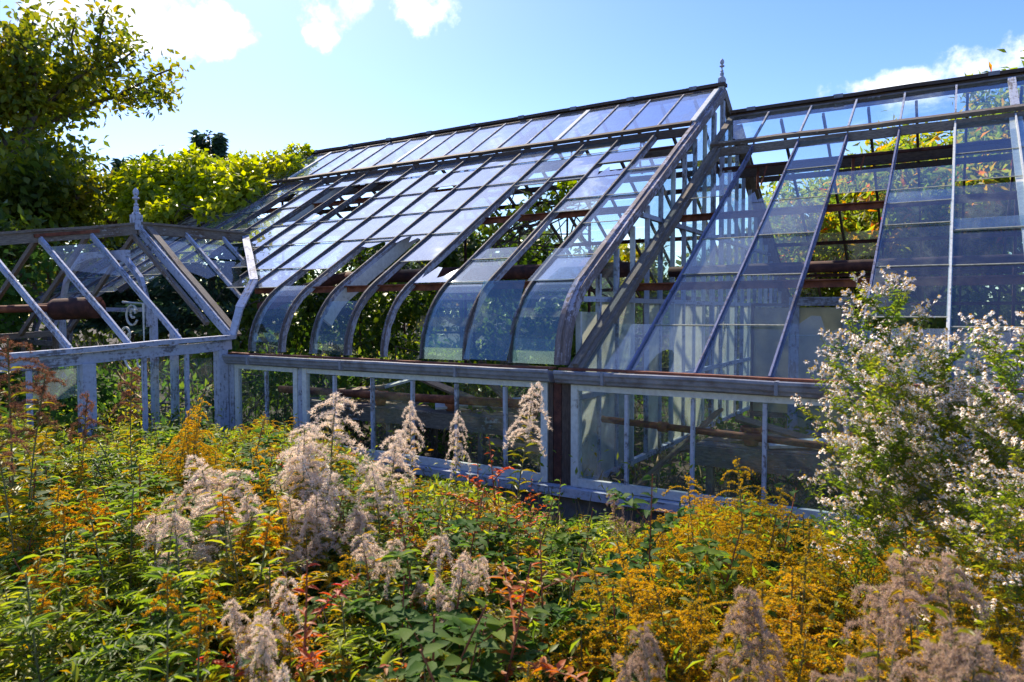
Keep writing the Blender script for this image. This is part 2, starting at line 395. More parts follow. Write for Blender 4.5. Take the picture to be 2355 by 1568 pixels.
# back slope
for j in range(1, 20):
    mb = MB(); pth = roof_path(6.0, 10.42)
    mb.sweep([(XS[j]+.1, 2*RY-y, z-.01) for y, z in pth], .035, .06, (1, 0, 0), .0015, centre=False)
    mb.build('back_glazing_bar', M['dark'], gh)
# ridge cap
mb = MB(); mb.beam((XE+.06, RY, RZ+.05), (XEND, RY, RZ+.05), .15, .045, (0, 1, 0), .003, n=30)
mb.beam((XE+.05, RY, RZ-.0), (XEND, RY, RZ-.0), .045, .16, (0, 1, 0), .002, n=20)
mb.build('ridge_cap', M['dark'], gh)
for X in [XE-.35-.98*i for i in range(9)]:
    MB().beam((X, RY, RZ+.056), (X-.11, RY, RZ+.056), .16, .05, (0, 1, 0), 0).build('ridge_clip', M['gutter'], gh)
# finial on its post
def finial(parent, x, y, z0, hp, s=1., mat='white'):
    mb = MB(); mb.box((x-.045*s, y-.045*s, z0), (x+.045*s, y+.045*s, z0+hp))
    pr = [(.05, 0), (.052, .012), (.03, .03), (.034, .07), (.028, .085), (.018, .092), (.03, .105), (.018, .118), (.011, .13), (.014, .155), (.042, .17), (.044, .178), (.022, .19), (.02, .20), (.033, .215), (.036, .235), (.03, .26), (.014, .275), (.004, .285)]
    mb.lathe([(a*s*.85, b*s) for a, b in pr], (x, y, z0+hp))
    return mb.build('finial', M[mat], parent)
finial(gh, XE, RY, RZ-.02, .17, 1.0, 'white')
# ---- ridge vent: a raised sash running the whole length
VY0, VY1, VO = 9.24, 10.42, -.035
def up(y, o, f=zm): return f(y)+o/math.cos(math.atan(SL))
def vent_rails(f, x0, x1, y0, y1, o):
    mb = MB()
    mb.beam((x0, y0, up(y0, o, f)), (x1, y0, up(y0, o, f)), .07, .05, (0, 1, SL), .003, n=24)
    mb.beam((x0, y1-.03, up(y1-.03, o-.01, f)), (x1, y1-.03, up(y1-.03, o-.01, f)), .06, .04, (0, 1, SL), .002, n=16)
    mb.beam((x0, y0-.035, up(y0, -.06, f)), (x1, y0-.035, up(y0, -.06, f)), .035, .11, (0, 1, 0), .003, n=20)
    return mb
vr = vent_rails(zm, XE-.04, XEND, VY0, VY1, .035).build('ridge_vent', M['dark'], gh)
for j in range(0, 20):
    wide = j in (0, 4, 10, 15)
    mb = MB(); w = .07 if wide else .024
    X = XS[j]-(.035 if j == 0 else 0)
    mb.sweep([(X, y, up(y, .052)) for y in (VY0+.035, 9.85, VY1-.06)], w, .035, (1, 0, 0), .001, centre=False)
    o = mb.build('vent_bar', M['whiter'] if wide else M['bar'], vr)
for j in range(0, 19):
    mb = MB(); xc = (XS[j]+XS[j+1])/2
    mb.sweep([(xc, y, up(y, .036)) for y in (VY0+.02, VY1-.04)], PITCH-.03, .004, (1, 0, 0), 0, cap=True)
    mb.build('vent_pane', M['m1'] if j % 5 else M['m2'], vr)
# back vent, simply the mirrored sash
mb = MB(); f = lambda y: zm(2*RY-y)
for y, o in ((2*RY-VY0, .03), (2*RY-VY0+.05, -.08)): mb.beam((XE-.1, y, f(y)+o), (XEND, y, f(y)+o), .06, .09, (0, 1, 0), .003, n=16)
mb.build('back_vent_rail', M['dark'], gh)
# ---- roof glass, every pane a part
JY = [5.98, 6.39, 7.0, 7.6, 8.21, 8.84, 9.22]
OPEN = {0: [(8.5, 9.22)], 1: [(5.98, 7.3), (8.12, 8.5)], 2: [(6.6, 8.12), (8.86, 9.0)], 3: [(5.98, 8.1)], 4: [(5.98, 6.42)], 5: [(5.98, 7.02)],
        6: [(5.98, 6.92), (8.19, 8.34)], 7: [(5.98, 6.34), (8.84, 8.95)], 9: [(7.68, 8.8)], 10: [(7.68, 8.8)], 11: [(7.72, 8.8)], 13: [(7.95, 8.85)],
        12: [(9.0, 9.2)], 16: [(7, 8)], 17: [(6.5, 8.4)]}
HAZY = {(0, 5), (0, 4), (2, 0), (1, 3), (8, 0), (12, 4), (13, 2), (12, 3), (14, 4)}
npane = 0
for j in range(0, 19):
    xa, xb = XS[j], XS[j+1]; xc = (xa+xb)/2; w = abs(xa-xb)-.02
    js = sorted(set(JY+[e for o in OPEN.get(j, []) for e in o if e not in JY]))
    js = [y for i, y in enumerate(js) if i == 0 or y-js[i-1] > .05 or y in [e for o in OPEN.get(j, []) for e in o]]
    yj = 5.98
    if abs(xc+9.21) < 1.83: yj = 5.5+(1.83-abs(xc+9.21))*.92+.1
    for i in range(len(js)-1):
        a, b = js[i], js[i+1]; m = (a+b)/2
        if any(p-.001 <= m <= q+.001 for p, q in OPEN.get(j, [])) or b <= yj: continue
        a = max(a, yj); ja = random.uniform(-.012, .012); tilt = random.uniform(0, .006)
        mb = MB(); top = .034+.0
        mb.sweep([(xc, a-.02, up(a-.02, -.026+tilt*.4)), (xc, b+ja, up(b+ja, -.036))], w, .004, (1, 0, 0), 0)
        k = ('m2' if j > 3 else 'g2') if (j, i) in HAZY or random.random() < .14 else ('m1' if j > 3 or random.random() < .3 else 'g1')
        mb.cur = 1; mb.sweep([(xc, a-.024, up(a-.024, -.022+tilt*.4)), (xc, a-.014, up(a-.014, -.0225+tilt*.4))], w, .007, (1, 0, 0), 0); mb.build('roof_pane', [M[k], M['lap']], gh); npane += 1
# curved panes
CVO = offs(CV, .032)
def curved(j, k0, k1, xa, xb, mat='gc', dx=0, o=0.):
    MB().sweep([((xa+xb)/2+dx, y-o, z+o*.4) for y, z in CVO[k0:k1+1]], abs(xa-xb)-.02, .004, (1, 0, 0), 0).build('curved_pane', M[mat], gh, smooth=False)
curved(0, 0, 9, XS[0], XS[1]); curved(2, 0, 9, XS[2], XS[3]); curved(5, 0, 6, XS[5], XS[6], 'g0'); curved(7, 0, 9, XS[7], XS[8], 'g0'); 
# the flat pane that slipped down in front of the curved eave
mb = MB(); mb.slab([(XS[1]+.02, 5.43, 1.46), (XS[2]+.06, 5.43, 1.46), (XS[2]+.04, 5.80, 2.20), (XS[1]-.0, 5.80, 2.20)], (0, -.89, .45), .005)
mb.build('slipped_pane', M['gc'], gh)
mb = MB(); mb.slab([(XS[0]-.06, 5.80, 2.19), (XS[1]+.02, 5.80, 2.19), (XS[1]+.05, 6.3, 2.53), (XS[0]-.06, 6.3, 2.53)], (0, -.54, .84), .005)
mb.build('slipped_pane', M['g1'], gh)
def shard(x0, x1, y0, y1, o=-.03, f=zm, parent=gh, mat='m1', top=False):
    n = 7; pts = []
    for i in range(n+1):
        x = x0+(x1-x0)*i/n; q = random.uniform(.05, 1.) if 0 < i < n else random.uniform(.5, 1.)
        pts.append((x, y1-(y1-y0)*q if top else y0+(y1-y0)*q))
    pts = ([(x1, y1), (x0, y1)] if top else [(x1, y0), (x0, y0)])+pts
    MB().slab([(x, y, up(y, o, f)) for x, y in pts], tuple(SLOPE_N), .004).build('broken_pane', M[mat], parent)
shard(XS[3]-.02, XS[4]+.02, 5.99, 6.3); shard(XS[6]-.02, XS[7]+.02, 6.7, 6.93, top=True); shard(XS[1]-.02, XS[2]+.02, 8.12, 8.4, top=False); shard(XS[10]-.02, XS[11]+.02, 7.68, 7.95); shard(XS[13]-.02, XS[14]+.02, 8.6, 8.86, top=True)
shard(XS[5]-.02, XS[6]+.02, 6.8, 7.03, top=True)
# ---- purlins, pipes
def purlin(x0, x1, y, dz, s=.045, mat='rust', parent=gh, f=zm):
    mb = MB(); z = f(y)-dz
    mb.beam((x0, y, z), (x1, y, z), .012, s*1.5, (0, 1, 0), .001, n=14); mb.beam((x0, y-s/2-.007, z+s*.75), (x1, y-s/2-.007, z+s*.75), s, .012, (0, 1, 0), .001, n=14)
    mb.build('purlin', M[mat], parent)
purlin(XE-.1, -7.6, 6.06, .13); purlin(XE-.1, XEND, 7.45, .15); purlin(XE-.1, XEND, 8.45, .16)
for y in (12.1, 13.2, 14.6): purlin(XE-.1, XEND, y, .13, mat='rustdark', f=lambda y: zm(2*RY-y))
mb = MB(); mb.beam((XE-.1, 9.55, zm(9.55)-.42), (XEND, 9.55, zm(9.55)-.42), .05, .14, (0, 1, 0), .004, n=20); mb.build('tie_board', M['grey'], gh)
MB().tube([(XE-.15, 9.3, zm(9.3)-.26), (-8, 9.3, zm(9.3)-.27), (XEND, 9.3, zm(9.3)-.26)], .02).build('vent_shaft', M['rustdark'], gh)
for X in (-3.7, -4.75, -6.1, -7.7):
    MB().tube([(X, 9.3, zm(9.3)-.26), (X-.02, 9.42, zm(9.3)-.5), (X+.03, 9.34, zm(9.3)-.56), (X+.05, 9.2, zm(9.2)-.4), (X+.04, 9.26, zm(9.26)-.1)], .014).build('vent_arm', M['rust'], gh)
MB().tube([(XE-.1, 7.3, 2.36), (-5, 7.3, 2.38), (-7.25, 7.3, 2.37)], .085, 14).tube([(-7.2, 7.3, 2.38), (-7.32, 7.2, 2.36), (-7.4, 6.7, 2.2), (-7.42, 6.0, 1.95)], .075, 12).build('heating_pipe', M['rustdark'], gh, True)
MB().tube([(XE-.1, 6.05, 1.0), (-5.0, 6.08, .96), (-7.2, 6.1, .93)], .045, 12).build('bench_pipe', M['rust'], gh, True)
for X in (-4.3, -6.4, -8.6, -10.5):
    MB().tube([(X, 9.0, .0), (X, 9.0, zm(9.0)-.1)], .022, 8).build('iron_post', M['rustdark'], gh)
    MB().tube([(X, 12.4, .0), (X, 12.4, zm(8.6)-.1)], .022, 8).build('iron_post', M['rustdark'], gh)
# ---- front wall of the main house
def gutter(parent, x0, x1, name='gutter'):
    mb = MB(); n0 = 0
    prof = [(5.345, 1.405), (5.335, 1.398), (5.333, 1.378), (5.345, 1.362), (5.352, 1.335), (5.366, 1.318), (5.372, 1.300), (5.40, 1.288), (5.425, 1.285), (5.455, 1.285), (5.50, 1.285), (5.52, 1.38), (5.38, 1.385)]
    N = max(4, int(abs(x1-x0)/.45)); k = len(prof)
    for i in range(N+1):
        x = x0+(x1-x0)*i/N; dz = random.uniform(-.004, .004)
        for y, z in prof: mb.v.append((x, y, z+dz))
    for i in range(N):
        for q in range(k):
            a = i*k+q; b = i*k+(q+1) % k
            mb.face((a, a+k, b+k, b), [(0, 0)]*4)
    mb.face(tuple(range(k)), [(0, 0)]*k); mb.face(tuple(range(N*k+k-1, N*k-1, -1)), [(0, 0)]*k)
    g = mb.build(name, M['gutter'], parent)
    MB().beam((x0, 5.475, 1.408), (x1, 5.475, 1.408), .085, .018, (0, 1, 0), .002, n=N).build('gutter_lip', M['rust'], g)
    for i in range(1, N, 3):
        x = x0+(x1-x0)*i/N
        mb = MB(); mb.box((x-.012, 5.325, 1.30), (x+.012, 5.40, 1.402)); mb.build('gutter_joint', M['gutter'], g)
    return g
gutter(gh, -7.34, -2.94)
def sash(parent, x0, x1, mulls, name='window', y=5.45, z0=.41, z1=1.284, glass='g0', broken=()):
    mb = MB(); d = .05
    mb.box((x0, y-d/2, z0), (x0+.065, y+d/2, z1)); mb.box((x1-.065, y-d/2, z0), (x1, y+d/2, z1))
    mb.box((x0+.066, y-d/2+.002, z1-.05), (x1-.066, y+d/2-.002, z1)); mb.box((x0+.066, y-d/2+.002, z0), (x1-.066, y+d/2-.002, z0+.07))
    w = mb.build(name, M['whiter'], parent)
    for x in mulls:
        m = MB(); m.box((x-.014, y-.018, z0+.072), (x+.014, y+.02, z1-.062)); m.build('mullion', M['white'], w)
    e = [x0+.065]+list(mulls)+[x1-.065]
    for i in range(len(e)-1):
        if i in broken: continue
        MB().slab([(e[i], y+.004, z0+.06), (e[i+1], y+.004, z0+.06), (e[i+1], y+.004, z1-.05), (e[i], y+.004, z1-.05)], (0, 1, 0), .004).build('pane', M[glass if i % 3 else 'g1'], w)
    return w
sash(gh, -7.20, -6.135, [-6.66]); sash(gh, -6.05, -2.99, [-5.58, -5.04, -4.52, -3.98, -3.44], broken=(1, 3))
for x0, x1, mt in ((-7.38, -7.215, 'white'), (-6.13, -6.055, 'white'), (-2.985, -2.94, 'dark')):
    mb = MB(); mb.box((x0, 5.435, .41), (x1, 5.52, 1.283)); mb.build('wall_post', M[mt], gh)
mb = MB(); mb.box((-7.38, 5.34, .33), (-2.9, 5.56, .405)); mb.build('sill', M['white'], gh)
mb = MB(); mb.box((-7.38, 5.44, -.3), (-2.9, 5.60, .328)); mb.build('foundation', M['concrete'], gh)
# back wall and far end
BY = 2*RY-EY
mb = MB(); mb.box((XEND, BY, -.3), (XE, BY+.15, .6)); mb.build('foundation', M['concrete'], gh)
mb = MB()
for X in XS[::2]: mb.box((X-.03, BY-.04, .6), (X+.03, BY+.04, 2.25))
for z in (.62, 1.35, 2.2): mb.beam((XEND, BY, z), (XE, BY, z), .05, .06, (0, 1, 0), .002)
mb.build('back_wall_frame', M['grey'], gh)
mb = MB(); mb.slab([(XEND, BY+.02, .62), (XE, BY+.02, .62), (XE, BY+.02, 2.2), (XEND, BY+.02, 2.2)], (0, 1, 0), .005); mb.build('back_wall_glass', M['g1'], gh)
# front wall left of the porch
mb = MB(); mb.box((XEND, 5.43, -.3), (-11.1, 5.55, .5))
for x in np.arange(XEND, -11.1, .6): mb.box((x, 5.44, .5), (x+.05, 5.52, 1.43))
mb.beam((XEND, 5.48, 1.43), (-11.1, 5.48, 1.43), .12, .07, (0, 1, 0)); mb.build('front_wall_frame', M['grey'], gh)
# panes on the back slope, some missing
for j in range(0, 19):
    for i in range(5):
        if random.random() < .42: continue
        a, b = 6.0+i*.68, 6.66+i*.68; xc = (XS[j]+XS[j+1])/2+.1
        MB().sweep([(xc, 2*RY-a, zm(a)-.03), (xc, 2*RY-b, zm(b)-.03)], PITCH-.03, .004, (1, 0, 0), 0).build('back_pane', M['g1' if random.random() < .6 else 'g2'], gh)

# ---- gable / partition wall shared by the two houses
gw = thing('partition_wall', (XE+.02, 10.5, 0), 'glazed cross wall with whitewashed lower panes between the two greenhouse roofs', 'glass wall')
def ztop(y): return (zm(y) if y <= RY else zm(2*RY-y))-.16
mb = MB()
ys = list(np.arange(5.85, 15.4, .42))
for i, y in enumerate(ys):
    zt = ztop(y) if 5.98 < y < 15.02 else 1.9
    w = .09 if i in (10, 11) else .032
    m2 = MB(); m2.box((XE+.0, y-w/2, .25), (XE+.05, y+w/2, zt)); m2.build('stud', M['white'] if i % 3 else M['whiter'], gw)
for z in (.3, 1.12, 2.02, 2.95):
    y0 = max(5.75, RY-(RZ-.16-z)/SL) if z > 2 else 5.75
    m2 = MB(); m2.beam((XE+.025, y0, z), (XE+.025, 2*RY-y0, z), .055, .05, (1, 0, 0), .002); m2.build('rail', M['white'], gw)
for i in range(len(ys)-1):
    y0, y1 = ys[i]+.02, ys[i+1]-.02
    if 6 < y0 and y1 < 15: t0, t1 = ztop(y0), ztop(y1)
    else: t0 = t1 = 1.9
    if i in (3, ): continue
    MB().slab([(XE+.02, y0, .3), (XE+.02, y1, .3), (XE+.02, y1, min(t1, 2.0)), (XE+.02, y0, min(t0, 2.0))], (1, 0, 0), .006).build('whitewashed_pane', M['g3'] if i not in (5, 9, 13) else M['g1'], gw)
    if t0 > 2.1 and t1 > 2.1 and i % 4 != 2:
        MB().slab([(XE+.02, y0, 2.04), (XE+.02, y1, 2.04), (XE+.02, y1, t1), (XE+.02, y0, t0)], (1, 0, 0), .004).build('clear_pane', M['g1'], gw)

# ================================================================== RIGHT GREENHOUSE
r2 = thing('greenhouse', (1., 10.7, 0), 'lower greenhouse with a straight sloping glass roof, running out past the white asters', 'greenhouse')
def zr(y): return 1.42+SL*(y-EY)
R2Y = 10.72; XB = [-2.28+.563*k for k in range(-1, 12)]; X2 = XB[-1]
def rp(y0, y1, o=0): return [(y, up(y, -o, zr)) for y in np.linspace(y0, y1, int((y1-y0)/.5)+2)]
# heavy end rafter beside the main gable
mb = MB()
mb.sweep([(-2.76, y, z) for y, z in rp(5.5, 9.8, -.03)], .05, .12, (1, 0, 0), .003, centre=False)
mb.sweep([(-2.715, y, z) for y, z in rp(5.5, 9.8, .0)], .04, .07, (1, 0, 0), .002, centre=False)
mb.sweep([(-2.81, y, z) for y, z in rp(5.5, 9.8, .0)], .05, .06, (1, 0, 0), .002, centre=False)
mb.build('end_rafter', M['grey'], r2)
for k, X in enumerate(XB[1:]):
    kk = k
    mb = MB(); wide = kk in (5,)
    mb.sweep([(X, y, z) for y, z in rp(5.5, 9.75, -.004)], .016, .03, (1, 0, 0), .001, centre=False)
    mb.sweep([(X, y, z) for y, z in rp(5.5, 9.75, .027)], .03 if not wide else .12, .045, (1, 0, 0), .001, centre=False)
    mb.build('glazing_bar', M['navy'] if kk not in (4,) and not wide else M['whiter'], r2)
f2 = lambda y: zr(2*R2Y-y)
BY2 = 2*R2Y-EY
for X in XB:
    mb = MB(); mb.sweep([(X+.12, 2*R2Y-y, z) for y, z in rp(5.5, 10.6, 0)], .032, .06, (1, 0, 0), .001, centre=False)
    mb.build('back_glazing_bar', M['dark'], r2)
mb = MB(); mb.sweep([(-2.76, 2*R2Y-y, z) for y, z in rp(5.5, 10.6, 0)], .09, .12, (1, 0, 0), .002, centre=False); mb.build('back_rafter', M['grey'], r2)
# ridge and vent
ZR2 = zr(R2Y)
mb = MB(); mb.beam((-2.84, R2Y, ZR2+.07), (X2, R2Y, ZR2+.07), .14, .045, (0, 1, 0), .003, n=20); mb.beam((-2.84, R2Y, ZR2-.02), (X2, R2Y, ZR2-.02), .045, .15, (0, 1, 0), .002)
mb.build('ridge_cap', M['dark'], r2)
for X in (-2.6, -1.45, .3, 1.8): MB().beam((X, R2Y, ZR2+.076), (X+.12, R2Y, ZR2+.076), .15, .05, (0, 1, 0), 0).build('ridge_clip', M['gutter'], r2)
vr2 = vent_rails(zr, -2.84, X2, 9.72, 10.66, .035).build('ridge_vent', M['grey'], r2)
for k, X in enumerate([-2.8]+XB[1:]):
    mb = MB(); w = .08 if k in (0, 6) else .022
    mb.sweep([(X, y, up(y, .055, zr)) for y in (9.76, 10.2, 10.6)], w, .035, (1, 0, 0), .001, centre=False)
    mb.build('vent_bar', M['white'] if k else M['grey'], vr2)
for k in range(len(XB)-1):
    MB().sweep([((XB[k]+XB[k+1])/2, y, up(y, .036, zr)) for y in (9.76, 10.62)], .54, .004, (1, 0, 0), 0).build('vent_pane', M['g0' if k % 4 else 'g1'], vr2)
mb = MB()
for y, o in ((2*R2Y-9.72, .03), (2*R2Y-9.66, -.08)): mb.beam((-2.8, y, f2(y)+o), (X2, y, f2(y)+o), .06, .08, (0, 1, 0), .002)
mb.build('back_vent_rail', M['dark'], r2)
# panes: bay -> list of (y0, y1, material)
J = [5.5, 6.12, 6.87, 7.5, 8.22, 8.9, 9.7]
BAY = {-1: [(5.52, 6.13, 'g2'), (8.4, 9.0, 'g1')],
       0: [(6.12, 6.87, 'g1'), (6.87, 7.5, 'g2'), (7.5, 8.2, 'g1')],
       1: [(5.52, 6.12, 'g1'), (6.12, 6.84, 'g1'), (6.84, 7.51, 'g1'), (7.51, 8.22, 'g2'), (8.22, 8.9, 'g0'), (8.9, 9.7, 'g1')],
       2: [(5.52, 6.02, 'g1'), (8.24, 8.73, 'g1')],
       3: [(5.52, 6.11, 'g2'), (6.23, 6.91, 'g1'), (6.91, 7.56, 'g1'), (7.56, 8.24, 'g1'), (7.97, 8.25, 'g2'), (8.22, 8.66, 'g1')],
       4: [(5.52, 6.12, 'g2'), (6.12, 6.9, 'g1'), (6.9, 7.45, 'g1'), (7.42, 8.2, 'g1'), (7.42, 7.62, 'g2'), (8.3, 8.9, 'g1'), (8.9, 9.7, 'g1')]}
for k in range(-1, 11):
    xa = -2.28+.563*k; xb = xa+.563
    if k == -1: xa = -2.74
    for i, (a, b, g) in enumerate(BAY.get(k, [(J[q], J[q+1], 'g1') for q in range(6)])):
        t = .006*(i % 2)
        mb = MB().sweep([((xa+xb)/2, a-.015, up(a-.015, -.018+t, zr)), ((xa+xb)/2, b, up(b, -.028+t, zr))], xb-xa-.02, .004, (1, 0, 0), 0); mb.cur = 1
        mb.sweep([((xa+xb)/2, a-.019, up(a-.019, -.018+t, zr)), ((xa+xb)/2, a-.010, up(a-.010, -.018+t, zr))], xb-xa-.02, .007, (1, 0, 0), 0).build('roof_pane', [M[g], M['lap']], r2)
# the lowest pane of the second bay has a shell shaped hole
xa, xb = -2.27, -1.727
z_ = lambda y: up(y, -.022, zr)
out = [(xa, 5.5), (-2.14, 5.5)]
for i in range(9):
    t = math.pi*i/8; out.append((-2.03-.11*math.cos(t)*(1 if i < 5 else .9), 5.53+.27*math.sin(t)**.8))
out += [(-1.93, 5.5), (xb, 5.5), (xb, 6.12), (xa, 6.12)]
MB().slab([(x, y, z_(y)) for x, y in out], tuple(SLOPE_N), .004).build('broken_pane', M['g2'], r2)
shard(-1.14, -.61, 6.0, 6.25, -.022, zr, r2, 'g1'); shard(-2.27, -1.73, 8.2, 8.45, -.022, zr, r2, 'g0')
# purlins, pipes
purlin(-2.8, X2, 8.15, .13, parent=r2, f=zr); purlin(-2.8, X2, 6.85, .13, parent=r2, f=zr)
for y in (12.4, 13.2, 14.0, 14.8): purlin(-2.8, X2, y, .10, .035, mat='rustdark', parent=r2, f=f2)
mb = MB(); mb.beam((-2.7, 10.3, zr(10.3)-.62), (X2, 10.3, zr(10.3)-.62), .05, .15, (0, 1, 0), .004, n=16); mb.build('tie_board', M['dark'], r2)
MB().tube([(-2.7, 9.8, zr(9.8)-.33), (0, 9.8, zr(9.8)-.34), (X2, 9.8, zr(9.8)-.33)], .022).build('vent_shaft', M['rustdark'], r2)
for X in (-2.2, -1.05, .6, 2.):
    MB().tube([(X, 9.8, zr(9.8)-.33), (X-.05, 9.86, zr(9.8)-.34), (X-.06, 9.9, zr(9.8)-.62)], .018).tube([(X+.08, 9.8, zr(9.8)-.33), (X+.03, 9.7, zr(9.8)-.6)], .012).build('vent_arm', M['rust'], r2)
MB().tube([(-2.8, 8.0, 2.36), (0, 8.0, 2.37), (X2, 8.0, 2.36)], .06, 12).build('heating_pipe', M['rustdark'], r2, True)
MB().tube([(-2.68, 5.9, .93), (0, 5.92, .84), (X2, 5.9, .82)], .03, 12).tube([(-2.15, 5.9, .91), (-2.07, 5.9, .905)], .045, 12).build('bench_pipe', M['rust'], r2, True)
for X in (.7, 2.9):
    MB().tube([(X, 12, .0), (X, 12, f2(12)-.1)], .02, 8).build('iron_post', M['rustdark'], r2)
gutter(r2, -2.885, X2)
sash(r2, -2.76, -.02, [-2.26, -1.71, -1.17, -.62]); sash(r2, .16, 3.0, [.7, 1.26, 1.82, 2.4])
for x0, x1, mt in ((-2.935, -2.86, 'rustdark'), (-2.855, -2.765, 'dark'), (-.015, .155, 'white'), (3.005, X2, 'white')):  # rustdark upright stands in for the dark gap there, its shade painted
    mb = MB(); mb.box((x0, 5.44, .41), (x1, 5.52, 1.283)); mb.build('wall_post', M[mt], r2)
mb = MB(); mb.box((-2.895, 5.34, .33), (X2, 5.56, .405)); mb.build('sill', M['white'], r2)
mb = MB(); mb.box((-2.895, 5.44, -.3), (X2, 5.60, .328)); mb.build('foundation', M['concrete'], r2)
mb = MB(); mb.box((-2.9, BY2, -.3), (X2, BY2+.15, .5)); mb.build('foundation', M['concrete'], r2)
mb = MB()
for X in XB: mb.box((X-.02, BY2-.03, .5), (X+.02, BY2+.03, 1.4))
for z in (.52, .95, 1.4): mb.beam((-2.9, BY2, z), (X2, BY2, z), .05, .05, (0, 1, 0), .002)
mb.build('back_wall_frame', M['dark'], r2)
for k in range(-1, 11):
    for i in range(6):
        if random.random() < .6: continue
        a, b = 5.6+i*.7, 6.28+i*.7; xc = -2.28+.563*(k+.5)+.12
        MB().sweep([(xc, 2*R2Y-a, zr(a)-.03), (xc, 2*R2Y-b, zr(b)-.03)], .53, .004, (1, 0, 0), 0).build('back_pane', M['g0' if random.random() < .6 else 'g1'], r2)

# ================================================================== PORCH WING (left)
pw = thing('porch', (-9.2, 3.8, 0), 'low gabled porch with bare blue-white rafters and scrollwork, joined to the curved roof', 'porch')
PX, PE, PF = -9.21, -7.36, -11.06
def prz(y): return 3.0 if y >= 5.45 else 2.98-.17*(5.45-y)-.03*(5.45-y)**2*0
def pez(y): return 1.60-.045*(5.5-y)
PYS = [5.5, 4.86, 4.27, 3.68, 3.08, 2.48, 1.9]
def pslope(y, t, off=0.):   # t 0 ridge -> 1 eave on the near side
    return (PX+(PE-PX)*t, y, prz(y)+(pez(y)-prz(y))*t+off)
for i, y in enumerate(PYS):
    mb = MB(); h = .09 if i == 0 else .05
    mb.beam(pslope(y, .02), pslope(y, 1.0, .0), .045, h, (0, 1, 0), .003, n=5)
    mb.beam(pslope(y, .02, h/2+.012), pslope(y, .99, h/2+.012), .022, .022, (0, 1, 0), .002, n=5)
    mb.build('rafter', M['lav'], pw)
    mb = MB(); a = pslope(y, .02); b = pslope(y, 1.)
    mb.beam((2*PX-a[0], a[1], a[2]), (2*PX-b[0], b[1], b[2]), .045, .06, (0, 1, 0), .003, n=5); mb.build('rafter', M['grey'], pw)
# double end rafter boards at the junction
mb = MB(); mb.beam((PX+.06, 5.60, 3.02), (PE+.02, 5.60, 1.62), .09, .03, (0, 1, 0), .003, n=5); mb.beam((PX+.04, 5.40, 2.90), (PE-.3, 5.40, 1.76), .05, .05, (0, 1, 0), .002, n=5)
mb.build('verge_board', M['grey'], pw)
mb = MB(); mb.beam((PX, 5.46, 3.0), (PX, 7.15, 3.03), .10, .13, (1, 0, 0), .004, n=4); mb.beam((PX, 5.5, 3.08), (PX, 7.2, 3.1), .15, .03, (1, 0, 0), .003, n=4)
mb.build('ridge_board', M['grey'], pw)
mb = MB(); mb.beam((PX, 5.44, prz(5.44)-.0), (PX, 1.8, prz(1.8)), .10, .13, (1, 0, 0), .006, n=6); mb.beam((PX, 5.4, prz(5.4)+.08), (PX, 1.8, prz(1.8)+.08), .14, .03, (1, 0, 0), .006, n=6)
mb.build('ridge_board', M['grey'], pw)
MB().beam((PX+.06, 4.95, prz(4.95)+.02), (PX+.06, 4.2, prz(4.2)+.02), .02, .04, (1, 0, 0), .001).build('rust_strap', M['rust'], pw)
# valley board down the main roof
mb = MB(); V0, V1 = Vector((PX+.02, 7.16, 3.06)), Vector((PE-.16, 5.98, 2.30)); mb.beam(V0, V1, .10, .03, (1, .9, 0), .002, n=4)
mb.beam(V1, Vector((PE+.02, 5.62, 1.95)), .10, .03, (1, .9, 0), .002, n=2); mb.beam(Vector((PE+.02, 5.62, 1.95)), Vector((PE+.03, 5.50, 1.6)), .09, .03, (1, .5, 0), .002, n=1)
mb.build('valley_board', M['lav'], pw)
# jack rafters and panes between the end rafter and the valley
def val(y): return (7.16-y)/(7.16-5.6)     # t on slope where the valley is
for y in (6.15, 6.75):
    mb = MB(); mb.beam((PX+.04, y, 2.99), (PX+(PE-PX)*val(y), y, 3.0-1.4*val(y)*1.0), .035, .05, (0, 1, 0), .002, n=3); mb.build('jack_rafter', M['lav'], pw)
def ps2(y, t): return (PX+(PE-PX)*t, y, 2.99-1.4*t)
SN = (1.4, 0, 1.85)
MB().slab([ps2(5.6, .06), ps2(6.12, .06), ps2(6.12, .42), ps2(5.9, .47), ps2(5.6, .36)], SN, .004).build('roof_pane', M['g1'], pw)
MB().slab([ps2(6.18, .05), ps2(6.73, .05), ps2(6.73, .25), ps2(6.18, .25)], SN, .004).build('roof_pane', M['g1'], pw)
MB().slab([ps2(6.18, .27), ps2(6.72, .27), ps2(6.42, .46), ps2(6.18, .60)], SN, .004).build('roof_pane', M['g1'], pw)
MB().slab([ps2(6.78, .04), ps2(7.08, .04), ps2(6.78, .22)], SN, .004).build('roof_pane', M['g1'], pw)
finial(pw, PX, 5.47, 2.98, .20, 1.25, 'lav')
